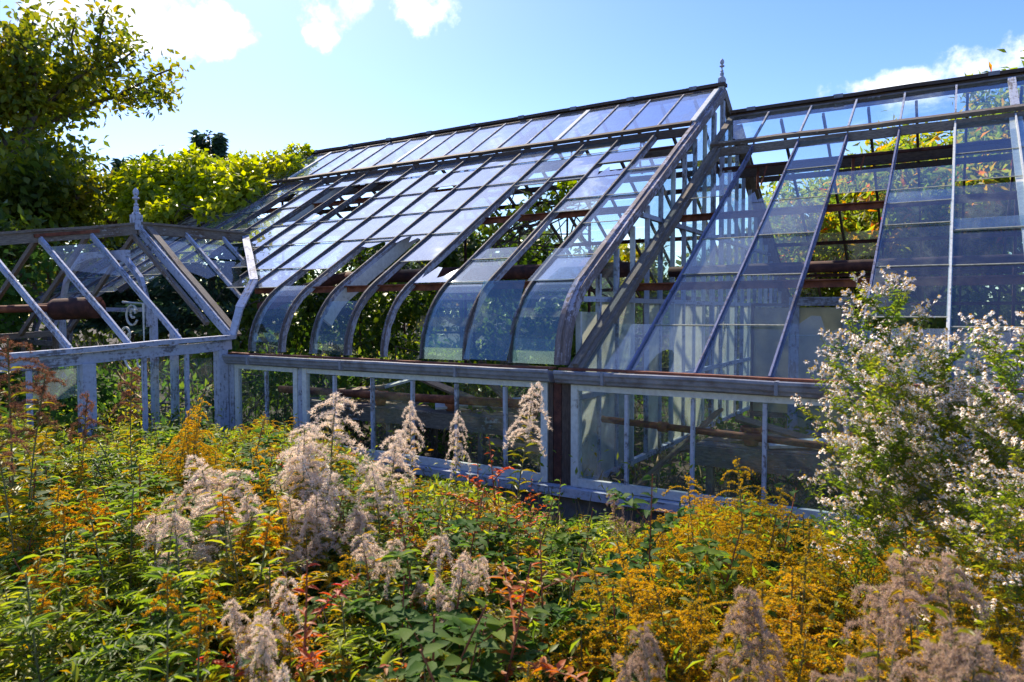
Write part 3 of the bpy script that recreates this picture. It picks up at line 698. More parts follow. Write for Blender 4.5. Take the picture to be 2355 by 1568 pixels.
# eave plate
mb = MB(); mb.beam((PE+.02, 5.52, 1.60), (PE+.02, 1.8, pez(1.8)), .10, .05, (1, 0, 0), .004, n=8); mb.beam((PE, 5.5, 1.51), (PE, 1.8, pez(1.8)-.09), .05, .11, (1, 0, 0), .003, n=8)
mb.build('eave_plate', M['lav'], pw)
mb = MB(); mb.beam((PF, 5.5, 1.60), (PF, 1.8, pez(1.8)), .10, .08, (1, 0, 0), .004, n=8); mb.build('eave_plate', M['grey'], pw)
for y, w in ((5.36, .12), (3.82, .13), (2.2, .12)):
    mb = MB(); mb.box((PE-.05, y-w/2, -.2), (PE+.06, y+w/2, pez(y)-.14)); mb.build('wall_post', M['lav'], pw)
    mb = MB(); mb.box((PF-.05, y-w/2, -.2), (PF+.06, y+w/2, pez(y)-.05)); mb.build('wall_post', M['grey'], pw)
for y in (4.92, 4.42, 3.3, 2.8):
    mb = MB(); mb.box((PE-.02, y-.02, .30), (PE+.02, y+.02, pez(y)-.15)); mb.build('mullion', M['lav'], pw)
mb = MB(); mb.box((PE-.05, 1.8, -.2), (PE+.06, 5.4, .28)); mb.build('sill_wall', M['lav'], pw)
MB().slab([(PE, 3.78, 1.38), (PE, 3.33, 1.36), (PE, 3.33, 1.02), (PE, 3.78, 1.08)], (1, 0, 0), .004).build('pane', M['g2'], pw)
# inner gable with frames, curved brace and iron scrolls
def arc(cx, cz, r, a0, a1, n=14): return [(cx+r*math.cos(R(a0+(a1-a0)*i/n)), 4.95, cz+r*math.sin(R(a0+(a1-a0)*i/n))) for i in range(n+1)]
mb = MB(); mb.sweep([(PX+.2, 5.0, 2.62), (PX+.55, 5.0, 2.55), (PX+.85, 5.0, 2.3), (PX+1.0, 5.0, 1.95), (PX+1.03, 5.0, 1.72)], .05, .07, (0, 1, 0), .002)
mb.sweep([(PX-.2, 5.0, 2.62), (PX-.55, 5.0, 2.55), (PX-.85, 5.0, 2.3), (PX-1.0, 5.0, 1.95)], .05, .07, (0, 1, 0), .002)
mb.beam((PX-.6, 5.0, 2.62), (PX+.6, 5.0, 2.62), .05, .08, (0, 1, 0)); mb.beam((PX-1.7, 5.02, 1.93), (PX+.95, 5.02, 1.93), .04, .05, (0, 1, 0))
for x, z in ((PX+1.05, 1.95), (PX-1.05, 1.9), (PX+1.45, 1.7)): mb.box((x-.04, 5.0, 0), (x+.04, 5.06, z))
mb.build('inner_arch', M['lav'], pw)
mb = MB()
for cx, cz, r, a0, a1 in ((PX+.74, 1.86, .12, 30, 330), (PX+.76, 1.88, .05, 0, 300), (PX+.78, 1.42, .24, 110, 260), (PX+.9, 1.3, .07, 0, 300), (PX+.6, 1.62, .09, -60, 160)):
    mb.tube(arc(cx, cz, r, a0, a1), .014, 6)
mb.tube([(PX+.55, 4.95, 2.02), (PX+.98, 4.95, 2.0), (PX+.98, 4.95, 1.15)], .016, 6)
mb.build('iron_scrollwork', M['whiter'], pw)
MB().tube([(PX+.7, 4.6, 2.05), (PX-.2, 4.4, 1.97), (PX-2.4, 3.9, 1.9)], .03, 8).tube([(PX+.1, 4.7, 1.95), (PX-.1, 3.9, 1.93), (PX-.2, 2.0, 1.9)], .045, 10).build('water_pipe', M['rust'], pw, True)
mb = MB(); mb.tube([(PX+.0, 4.45, 1.93), (PX+.05, 4.46, 1.93), (PX+.50, 4.62, 1.95), (PX+.55, 4.63, 1.95)], .13, 18)
for ya, yb in ((4.80, 5.28), (4.44, 4.86)): MB().slab([(PE, ya+.04, 1.36), (PE, yb-.04, 1.37), (PE, yb-.04, .3), (PE, ya+.04, .3)], (1, 0, 0), .004).build('pane', M['g0'], pw)
MB().slab([pslope(4.83, .1, -.0), pslope(4.30, .1, -.0), pslope(4.30, .33, -.0), pslope(4.83, .42, -.0)], (1.4, 0, 1.85), .004).build('roof_pane', M['g1'], pw)
tank = mb.build('motor_drum', M['rustdark'], pw, True)
# sash of the porch's far wall
mb = MB()
for y in (4.9, 4.3, 3.5, 2.9): mb.box((PF-.02, y-.02, .3), (PF+.02, y+.02, 1.5))
mb.build('far_wall_mullions', M['grey'], pw)

# ================================================================== loose things inside
def bench(x0, x1, y0, y1, z, label):
    b = thing('potting_bench', ((x0+x1)/2, (y0+y1)/2, 0), label, 'bench')
    n = 4
    for i in range(n):
        y = y0+(y1-y0)*(i+.5)/n
        MB().beam((x0, y, z), (x1, y, z+random.uniform(-.03, .03)), (y1-y0)/n-.02, .03, (0, 1, 0), .004).build('slat', M['plank'] if i % 2 else M['grey'], b)
    MB().beam((x0, y0-.02, z-.08), (x1, y0-.02, z-.08), .03, .17, (0, 1, 0), .003).build('front_board', M['grey'], b)
    for x in np.arange(x0+.1, x1, 1.3):
        m = MB(); m.box((x, y0+.02, 0), (x+.06, y0+.09, z-.02)); m.build('leg', M['grey'], b)
        m = MB(); m.box((x, y1-.09, 0), (x+.06, y1-.02, z-.02)); m.build('leg', M['grey'], b)
    return b
bench(-7.0, -3.2, 6.25, 7.2, .78, 'rotten slatted bench behind the windows under the curved eave')
bench(-1.9, 3.0, 6.1, 7.0, .74, 'grey timber bench behind the windows under the straight roof')
PL = [((-5.3, 6.5, 1.14), (-4.3, 6.3, .93), 'broken pale board slanting across the bench, second window'), ((-4.2, 6.4, 1.12), (-3.4, 6.2, .62), 'brown board leaning down from the bench behind the long sash'),
      ((-6.9, 6.4, .86), (-5.9, 6.6, .98), 'short grey plank lying on the bench near the porch corner'), ((-3.95, 6.35, .95), (-3.0, 6.4, 1.06), 'weathered lath lying across the bench beside the gable post'),
      ((-5.0, 6.9, 1.1), (-3.6, 7.0, 1.08), 'long dark plank at the back of the slatted bench'), ((-3.9, 5.85, .62), (-3.2, 5.9, .56), 'pale split log resting low behind the long sash'),
      ((-1.6, 6.3, .98), (-.9, 6.5, .78), 'white lath tilted on the grey timber bench'), ((-2.4, 6.9, .5), (-1.5, 6.3, .80), 'brown plank sloping up to the grey timber bench')]
for a, b_, lab in PL:
    o = MB().beam(a, b_, .10, .028, (0, 1, .3), .004).build('plank', M['plank'], loc=a); tag(o, lab, 'plank', 'loose boards inside the greenhouses')
random.seed(77)
for a, b_, lab in [((-6.4, 6.45, .84), (-5.5, 6.8, 1.12), 'pale lath standing askew behind the narrow first window'), ((-4.9, 6.3, .84), (-4.1, 6.9, .9), 'flat pale board lying across the slats behind the middle panes'), ((-1.3, 6.2, .79), (-.2, 6.6, .86), 'long pale board on the grey timber bench'),
                  ((-2.5, 5.8, .2), (-1.9, 6.9, .95), 'tall board leaning behind the first pane right of the gable post'), ((-3.6, 6.5, .82), (-3.1, 7.0, 1.28), 'board propped up behind the last pane of the long sash'), ((-.9, 6.9, .8), (-.1, 7.2, 1.2), 'board propped at the back of the grey timber bench')]:
    o = MB().beam(a, b_, .12, .026, (0, 1, .3), .004).build('plank', M['whiter' if 'pale' in lab else 'plank'], loc=a); tag(o, lab, 'plank', 'loose boards inside the greenhouses')
M['clay'] = plain_mat('terracotta', (.36, .13, .065), .85, 14., .35, .2)
for x, y, z, lab in [(-5.75, 6.35, .80, 'clay pot on the slatted bench nearest the porch'), (-4.75, 6.4, .80, 'clay pot on the slatted bench behind the middle of the long sash'), (-3.7, 6.38, .80, 'clay pot on the slatted bench nearest the gable post'), (-1.45, 6.25, .76, 'clay pot at the left end of the grey timber bench'), (-.75, 6.3, .76, 'clay pot on the grey timber bench under the wide roof bays')]:
    t = thing('flower_pot', (x, y, z), lab, 'flower pot', 'clay pots left on the benches')
    MB().lathe([(.055, 0), (.085, .13), (.075, .128), (.05, .02)], (x, y, z), 18).build('body', M['clay'], t, True); MB().lathe([(.088, .12), (.096, .125), (.096, .16), (.084, .16), (.08, .12)], (x, y, z), 18).build('rim', M['clay'], t)
# white door panels deep in the right house
for i, (x0, x1, y, z0, z1, lab) in enumerate([(-2.05, -1.62, 8.9, .7, 1.95, 'cream boarded screen inside the right greenhouse, left of the framed door'), (-1.5, -1.05, 8.7, .55, 1.95, 'cream door in a dark frame inside the right greenhouse')]):
    d = thing('door' if i else 'board_screen', ((x0+x1)/2, y, 0), lab, 'door' if i else 'screen')
    MB().slab([(x0, y, z0), (x1, y, z0), (x1, y, z1), (x0, y, z1)], (0, 1, 0), .03).build('boarding', M['panel'], d)
    mb = MB(); w = .035 if not i else .11
    for x in (x0-w/2, x1+w/2): mb.box((x-w/2, y-.03, 0), (x+w/2, y+.03, z1+.02))
    mb.box((x0-w, y-.032, z1+.021), (x1+w, y+.032, z1+.021+w*.9)); mb.box((x0, y-.034, z0-.06), (x1, y+.034, z0)); mb.build('frame', M['grey'] if not i else M['bar'], d)

# ================================================================== GROUND
def ground():
    n = 90; xs = np.linspace(-1, 1, n); xs = np.sign(xs)*np.abs(xs)**2.2*250
    X, Y = np.meshgrid(xs, xs+5); Z = .05*np.sin(X*.7)*np.cos(Y*.9)*(np.hypot(X, Y) < 30)-.02
    inside = (X > -13) & (X < 5) & (Y > 5.2) & (Y < 16.5); Z = np.where(inside, -.05, Z)
    me = bpy.data.meshes.new('ground'); v = np.stack([X, Y, Z], -1).reshape(-1, 3)
    f = [(i*n+j, i*n+j+1, (i+1)*n+j+1, (i+1)*n+j) for i in range(n-1) for j in range(n-1)]
    me.from_pydata(v.tolist(), [], f); me.materials.append(M['soil']); o = bpy.data.objects.new('ground', me); COL.objects.link(o); o['kind'] = 'structure'
ground()

# ================================================================== PLANTS
def stem_path(h, lean=.08, n=8, curve_=.06):
    a = random.uniform(0, 6.28); b = random.uniform(0, 6.28)
    return [Vector((math.cos(a)*lean*h*(i/n)**1.5+math.cos(b)*curve_*h*math.sin(i/n*3), math.sin(a)*lean*h*(i/n)**1.5+math.sin(b)*curve_*h*math.sin(i/n*3)*.5, h*i/n)) for i in range(n+1)]
def along(path, t):
    t = np.clip(t, 0, .9999)*(len(path)-1); i = int(t); return path[i].lerp(path[i+1], t-i)
PROTO = {}
def register(name, parts):
    """parts: list of (name, mesh)"""
    PROTO[name] = parts
def stem_leaves(lb, path, t0, t1, n, L, W, droop=.15, mi=0, tpl=T8, tf=T8F):
    P = []; D = []
    for i in range(n):
        t = t0+(t1-t0)*(i+random.random()*.6)/n; p = along(path, t); a = i*2.4+random.uniform(-.4, .4)
        P.append(p); D.append((math.cos(a), math.sin(a), random.uniform(.1, .75)-droop))
    D = np.array(D); P = np.array(P); L = L*rng.uniform(.6, 1.25, n); k = np.array([.6+.5*math.sin(math.pi*min(1, .25+i/n*.75)) for i in range(n)])*rng.uniform(.8, 1.2, n)
    lb.add(P, D, np.tile((0, 0, 1.), (n, 1))+rng.normal(0, .35, (n, 3)), L*k, W*k, tpl, tf, mi)
def mesh_of(mb, name, mat):
    o = mb.build(name, mat); me = o.data; bpy.data.objects.remove(o); return me
def plume(lb, path, t0, h, nb, reach, tuft, tn, mi=0, droop=.9, dens=26, kind='gold', cone=.82, vary=(.7, 1.15)):
    """goldenrod panicle: side branches that arch out and droop, carrying tufts on their upper side"""
    ax = []
    for i in range(nb):
        t = t0+(1-t0)*(i/nb)**.9; p0 = along(path, t); a = i*2.4+random.uniform(-.5, .5); rr = reach*(1-(i/nb)*cone)*random.uniform(*vary)
        if i > nb*.9 and kind == 'gold': rr *= .6
        out = Vector((math.cos(a), math.sin(a), 0)); m = max(5, int(dens*rr/reach))
        pts = []; side_ = Vector((-out.y, out.x, 0)); wob = random.uniform(-.5, .5)
        for q in range(m+1):
            u = q/m; pts.append(p0+out*rr*(u-(.28*u**3 if kind != 'gold' else .1*u*u))+side_*rr*wob*u*u+Vector((0, 0, rr*(.75*u-droop*u*u))))
        ax.append(pts)
        for q in range(1, m+1):
            for _ in range(tn):
                lb_t.append(pts[q]+Vector((random.gauss(0, 1), random.gauss(0, 1), abs(random.gauss(0, 1))*.8))*tuft*.7)
    for q in range(int(dens*.7)): lb_t.append(along(path, .93+.07*q/(dens*.7))+Vector((random.gauss(0, 1), random.gauss(0, 1), random.gauss(0, 1)))*tuft)
    return ax
lb_t = []
def tufts(lb, P, size, k, spread_up=.3, width=.35, mi=0):
    P = np.array([tuple(p) for p in P]); N = len(P)
    for i in range(k):
        d = rdir(N, spread_up); lb.add(P, d, rdir(N), size*rng.uniform(.6, 1.3, N), size*width, T3, T3F, mi)
def branch_mesh(mb, ax, r=.0016):
    for pts in ax: mb.tube(pts[::4]+[pts[-1]] if len(pts) > 5 else pts, r, 3, r*.5, cap=False)

def make_goldenrod(key, h, reach, nb, bloom, leafm, kind='gold', n_leaf=55, L=.07, W=.013, t0=.72, stemm='stem', tuft=.0075, k=4, tn=2, droop=.9, stems=1, spread=.1, dens=26, cone=.82, vary=(.7, 1.15)):
    global lb_t
    mb = MB(); lf = LB(); fl = LB(); allt = []
    for q in range(stems):
        hh = h*(1. if q == 0 else random.uniform(.8, .97)); path = stem_path(hh)
        if q:
            o_ = Vector((math.cos(q*2.2+random.random())*spread, math.sin(q*2.2+random.random())*spread, 0)); path = [p+o_*(.6+.5*i/8) for i, p in enumerate(path)]
        mb.tube(path, .004, 5, .0018)
        lb_t = []; ax = plume(None, path, t0, hh, nb, reach*random.uniform(.8, 1.1), tuft, tn, droop=droop, dens=dens, kind=kind, cone=cone, vary=vary); branch_mesh(mb, ax); allt += lb_t
        stem_leaves(lf, path, .08, t0+.12, n_leaf, L, W)
    st = mesh_of(mb, 'stem', M[stemm])
    if kind == 'gold': tufts(fl, allt, tuft*1.2, k, .5, .8)
    else: tufts(fl, allt, tuft*1.45, k, .1, .16)
    register(key, [('stem', st), ('leaves', lf.mesh('leaves', M[leafm])), ('flower_head' if kind == 'gold' else 'seed_head', fl.mesh('flower_head', M[bloom]))])
    PROTO[key+'_h'] = h
for i in range(5): make_goldenrod('gold%d' % i, 1.0, random.uniform(.17, .23), random.randint(15, 19), 'gold', 'leaf' if i % 2 else 'leafgold', t0=.68, stems=3, n_leaf=48, tuft=.0042, k=4, tn=3, dens=38, droop=.95, cone=.78, vary=(.6, 1.2))
for i in range(3): make_goldenrod('orange%d' % i, 1.0, random.uniform(.06, .085), 9, 'orange', 'leaf', t0=.90, n_leaf=85, L=.076, W=.0145, stems=3, tuft=.0045, tn=3, dens=20)
for i in range(5): make_goldenrod('fluff%d' % i, 1.0, random.uniform(.11, .145), random.randint(14, 18), 'fluff', 'leafgold', kind='seed', tuft=.0075, k=9, tn=4, t0=.77, droop=1.25, n_leaf=70, dens=17, cone=.64, vary=(.45, 1.3))
for i in range(4): make_goldenrod('tuft%d' % i, 1.0, random.uniform(.07, .10), random.randint(8, 11), 'fluff', 'leafgold', kind='seed', tuft=.0065, k=9, tn=4, t0=.90, droop=1.15, n_leaf=60, dens=14, cone=.4, vary=(.4, 1.4), stems=3, spread=.055)
for i in range(4): make_goldenrod('fluffb%d' % i, 1.0, random.uniform(.08, .115), random.randint(8, 11), 'fluffbrown', 'leafgold', kind='seed', tuft=.0065, k=8, tn=4, t0=.90, droop=1.0, dens=16, cone=.35, vary=(.4, 1.4), stems=3, spread=.08)
for i in range(2): make_goldenrod('dry%d' % i, 1.0, .14, 13, 'drybrown', 'leafgold', kind='seed', tuft=.0065, k=8, tn=3, t0=.80, droop=.9, cone=.5, vary=(.5, 1.2), n_leaf=80)
def make_leafy(key, h, leafm, n, L, W, br=5, stemm='stem', tpl=T8, tf=T8F):
    path = stem_path(h, .12); mb = MB(); mb.tube(path, .006, 5, .002); lf = LB()
    stem_leaves(lf, path, .1, 1., n, L, W)
    for i in range(br):
        p0 = along(path, .25+.65*i/br); a = i*2.4+random.random(); l = h*.35*(1-i/br*.5)
        pts = [p0+Vector((math.cos(a)*l*u, math.sin(a)*l*u, l*(.8*u-.35*u*u))) for u in np.linspace(0, 1, 6)]
        mb.tube(pts, .003, 4, .001); stem_leaves(lf, pts, .2, 1., int(n*.45), L*.85, W*.85)
    register(key, [('stem', mesh_of(mb, 'stem', M[stemm])), ('leaves', lf.mesh('leaves', M[leafm]))]); PROTO[key+'_h'] = h
for i in range(5): make_leafy('lance%d' % i, 1.0, 'leaf', 105, .060, .0125, 9)
for i in range(3): make_leafy('lanceg%d' % i, 1.0, 'leafgold', 95, .056, .0125, 9)
for i in range(3): make_leafy('broad%d' % i, 1.0, 'leafdark', 40, .066, .038, 8, 'stemred')
for i in range(2): make_leafy('red%d' % i, 1.0, 'leafred', 46, .042, .014, 7, 'stemred')
def make_aster(key, h, spread, nfl):
    mb = MB(); lf = LB(); fl = LB(); path = stem_path(h, .15); mb.tube(path, .005, 5, .002)
    P = []; stem_leaves(lf, path, .1, 1., 30, .05, .008)
    for i in range(20):
        t = .55+.43*i/20; p0 = along(path, t); a = i*2.4+random.uniform(-.4, .4); l = spread*random.uniform(.6, 1.1)*(1.1-.6*i/20)
        pts = [p0+Vector((math.cos(a)*l*u, math.sin(a)*l*u, l*(.75*u-.25*u*u))) for u in np.linspace(0, 1, 7)]
        mb.tube(pts, .0022, 4, .001); stem_leaves(lf, pts, .1, 1., 34, .042, .008)
        for q in range(6):
            u = random.uniform(.3, 1)**.6 if q else 1.; b = along(pts, u); c0 = b+Vector((random.gauss(0, .03), random.gauss(0, .03), random.uniform(.02, .06)))
            mb.tube([b, (b+c0)/2+Vector((0, 0, -.006)), c0], .0013, 3, .0009, cap=False); stem_leaves(lf, [b, c0], .1, 1., 7, .026, .006)
            for w_ in range(max(3, int(nfl/110))):
                off = Vector((random.gauss(0, 1)*.02, random.gauss(0, 1)*.02, random.gauss(0, .007)+.012)); mb.tube([c0, c0+off], .0008, 3, .0006, cap=False); P.append(c0+off)
    P = np.array([tuple(p) for p in P]); N = len(P); ax = norm(rdir(N)*.45+np.array((-.25, -.05, 1.)))
    ref = norm(np.cross(ax, np.tile((1., .2, 0), (N, 1)))); r2_ = np.cross(ax, ref); sz = rng.uniform(.0095, .0135, N)
    for k in range(10):
        a = k*2*math.pi/10; d = ref*math.cos(a)+r2_*math.sin(a)+ax*rng.uniform(-.1, .35, (N, 1))
        fl.add(P, d, ax, sz, sz*.48, T4, T4F, 0)
    for k in range(6):
        a = k*2*math.pi/6; d = ref*math.cos(a)+r2_*math.sin(a)+ax*.75
        fl.add(P-ax*.001, d, ax, sz*.5, sz*.5, T3, T3F, 1)
        fl.add(P+ax*sz[:, None]*.5, d-ax*.8, ax, sz*.55, sz*.62, T3, T3F, 1)
    register(key, [('stem', mesh_of(mb, 'stem', M['stem'])), ('leaves', lf.mesh('leaves', M['leaf'])), ('flowers', fl.mesh('flowers', [M['petal'], M['disc']]))]); PROTO[key+'_h'] = h
for i in range(3): make_aster('aster%d' % i, 1.2, .32, 640)
def make_straw(key):
    mb = MB()
    for i in range(7): mb.tube([p+Vector((random.uniform(-.05, .05), random.uniform(-.05, .05), 0)) for p in stem_path(random.uniform(.7, 1.), .2)], .0016, 4, .0008)
    fl = LB(); P = []
    register(key, [('stem', mesh_of(mb, 'stem', M['stemdry']))]); PROTO[key+'_h'] = 1.
make_straw('straw0'); make_straw('straw1')

def plant(proto, kind, x, y, h, rz=None, label=None, cat=None, group=None, wide=1.):
    e = bpy.data.objects.new(kind, None); COL.objects.link(e); s = h/PROTO[proto+'_h']
    e.location = (x, y, -.03); e.scale = (s*wide, s*wide, s); e.rotation_euler = (random.uniform(-.09, .09), random.uniform(-.09, .09), random.uniform(0, 6.28) if rz is None else rz)
    tag(e, label, cat, group)
    for n, me in PROTO[proto]:
        o = bpy.data.objects.new(n, me); COL.objects.link(o); o.parent = e
    return e
def plant_top(proto, kind, px, py, d, **kw):
    p = pt(px, py, d); s = kw.pop('s', 1.)
    return plant(proto, kind, p[0], p[1], max(.25, p[2]+.03), **kw)

LIM = [(-200, 900), (0, 905), (80, 925), (160, 975), (230, 985), (330, 975), (420, 965), (520, 970), (640, 955), (720, 985), (800, 1015), (900, 1095), (1000, 1085), (1100, 1100), (1200, 1150), (1270, 1190), (1350, 1185), (1500, 1200), (1580, 1170), (1650, 1140), (1720, 1110), (1800, 1165), (1900, 1180), (2000, 1170), (2200, 1150), (2500, 1150)]
def limit(x): return float(np.interp(x, [a for a, _ in LIM], [b for _, b in LIM]))
def hmax(x, y):
    """tallest plant allowed to stand here, from how the weed bank falls away towards the building"""
    px, _, z = pix((x, y, 1.)); r_ = pt(px, limit(px), z); return r_[2]
def zone(px, py):
    return px, py
GL = {'gold': ('goldenrod', 'goldenrod in golden yellow bloom in the weed bank before the windows', 'goldenrod', 'yellow goldenrods of the weed bank'),
      'orange': ('goldenrod', 'leafy green goldenrod with a small orange-yellow top in the weed bank', 'goldenrod', 'orange topped goldenrods of the weed bank'),
      'lance': ('tall_weed', 'flowerless green weed with narrow shiny leaves in the weed bank', 'weed', 'green narrow leaved weeds of the weed bank'),
      'lanceg': ('tall_weed', 'yellowing flowerless weed with narrow leaves in the weed bank', 'weed', 'yellowing narrow leaved weeds of the weed bank'),
      'broad': ('broadleaf_weed', 'dark weed with broad pointed leaves on red stems in the weed bank', 'weed', 'broad leaved weeds of the weed bank'),
      'red': ('red_weed', 'small weed with orange and red leaves in the weed bank', 'weed', 'reddening weeds of the weed bank'),
      'straw': ('straw_tuft', 'dry straw coloured grass stalks in the weed bank', 'grass', 'dry grass stalks of the weed bank')}
def pick(px, py, d):
    r = random.random()
    if px < 520:
        if py > 1080: return random.choices(['orange', 'lance', 'gold', 'lanceg', 'broad'], [28, 52, 5, 12, 3])[0]
        return random.choices(['gold', 'lance', 'broad', 'lanceg', 'orange'], [22, 40, 18, 14, 6])[0]
    if px < 780: return random.choices(['gold', 'lance', 'lanceg', 'broad', 'red'], [32, 26, 20, 14, 3])[0]
    if px < 1130 and py > 1240: return random.choices(['broad', 'lance', 'lanceg', 'gold', 'orange'], [42, 28, 14, 8, 8])[0]
    if px < 1400 and py < 1300: return random.choices(['broad', 'lance', 'lanceg', 'gold', 'red', 'straw'], [20, 22, 24, 14, 12, 8])[0]
    if px < 1500: return random.choices(['broad', 'lance', 'gold', 'lanceg', 'red'], [10, 14, 60, 14, 2])[0]
    return random.choices(['gold', 'lanceg', 'lance', 'broad', 'straw', 'red'], [74, 10, 8, 4, 2, 2])[0]
CNT = {}; NV = {'gold': 5, 'orange': 3, 'lance': 5, 'lanceg': 3, 'broad': 3, 'red': 2, 'straw': 2}
placed = 0; tries = 0
cells = set()
while placed < 980 and tries < 20000:
    tries += 1
    y = random.uniform(.5, 5.25); x = random.uniform(-7.2, 2.2)
    if x < -7.2+0 and y > 1: continue
    px, _, z = pix((x, y, 1.))
    if z < 1.25 or px < -180 or px > 2530: continue
    if random.random() > 1.1/(.5+.22*z): continue
    c = (int(x/.13), int(y/.13))
    if c in cells: continue
    hm = hmax(x, y); h = min(hm*random.choice((random.uniform(.66, .92), random.uniform(.86, 1.08))), random.uniform(.8, 1.22))
    if z < 2.2: h = min(h, random.uniform(.8, .98))
    if h < .22: continue
    top = pix((x, y, h))
    k = pick(top[0], top[1], z)
    nm_ = GL[k][0]; same = sum(v for q, v in CNT.items() if GL[q][0] == nm_)
    if same >= 285: continue
    cells.add(c); CNT[k] = CNT.get(k, 0)+1
    nm, lab, cat, grp = GL[k]
    plant('%s%d' % (k, random.randrange(NV[k])), nm, x, y, h, label=lab, cat=cat, group=grp, wide=random.uniform(.95, 1.35)*(1.25 if h < .7 else 1.)*(1.15 if k == 'gold' else 1.)); placed += 1
print('weeds', placed, CNT)

# low undergrowth, uncountable
def undergrowth():
    lb = LB(); N = 75000
    x = rng.uniform(-9.5, 3.2, N); y = rng.uniform(.2, 5.3, N); 
    keep = ~((x > -11) & (x < -7.3) & (y > 1.8) & (rng.random(N) < .6)); x, y = x[keep], y[keep]; N = len(x)
    hm = np.array([min(.85, max(.12, hmax(a, b)*.9)) if b < 5.25 and a > -7.3 else .8 for a, b in zip(x, y)])
    z = hm*rng.random(N)**.75
    d = rdir(N, .25); lb.add(np.stack([x, y, z], 1), d, rdir(N, 1.2), rng.uniform(.035, .08, N), rng.uniform(.010, .030, N), T4, T4F, 0)
    m = rng.random(N) < .35
    P = np.stack([x, y, z*.95], 1)[m]; n = len(P)
    lb.add(P, rdir(n, .3), rdir(n, 1.), rng.uniform(.035, .07, n), rng.uniform(.010, .022, n), T4, T4F, 1)
    g = rng.random(N) < .08; P = np.stack([x, y, z*.0], 1)[g]; n = len(P)
    lb.add(P, rdir(n, 4.), rdir(n), rng.uniform(.2, .5, n), .006, T4, T4F, 2)
    o = lb.build('undergrowth', [M['leaf'], M['leafgold'], M['stemdry']]); tag(o, 'tangle of low leaves and grass blades filling the weed bank', 'undergrowth', kind='stuff')
undergrowth()
def floor_cover(name, x0, x1, y0, y1, n, zmax, label, mats, L=.1):
    lb = LB(); x = rng.uniform(x0, x1, n); y = rng.uniform(y0, y1, n); z = zmax*rng.random(n)**1.6*(.5+.5*np.sin(x*1.7)*np.sin(y*1.3))
    lb.add(np.stack([x, y, z], 1), rdir(n, .3), rdir(n, 1.2), rng.uniform(.6, 1.4, n)*L, rng.uniform(.2, .6, n)*L, T4, T4F, 0)
    m = rng.random(n) < .25; lb.add(np.stack([x, y, z], 1)[m], rdir(int(m.sum()), 2.), rdir(int(m.sum())), L*2.5, .01, T4, T4F, 1)
    tag(lb.build(name, mats), label, name.replace('_', ' '), kind='stuff')
floor_cover('ground_cover', -15, -7.5, 1.0, 5.4, 9000, .8, 'low green growth on the ground in and beyond the porch', [M['leafdark'], M['stemdry']])
floor_cover('leaf_litter', -12.5, 4, 5.7, 15.3, 14000, .35, 'weeds and fallen leaves on the floor inside the greenhouses', [M['leafdark'], M['stemdry']])
floor_cover('meadow', -20, 14, 15.8, 34, 16000, .8, 'rough meadow growth behind the greenhouses', [M['leaf'], M['stemdry']], .22)
floor_cover('meadow', -34, -13, -4, 18, 14000, .9, 'rough green growth beyond the porch on the left', [M['leafdark'], M['stemdry']], .22)

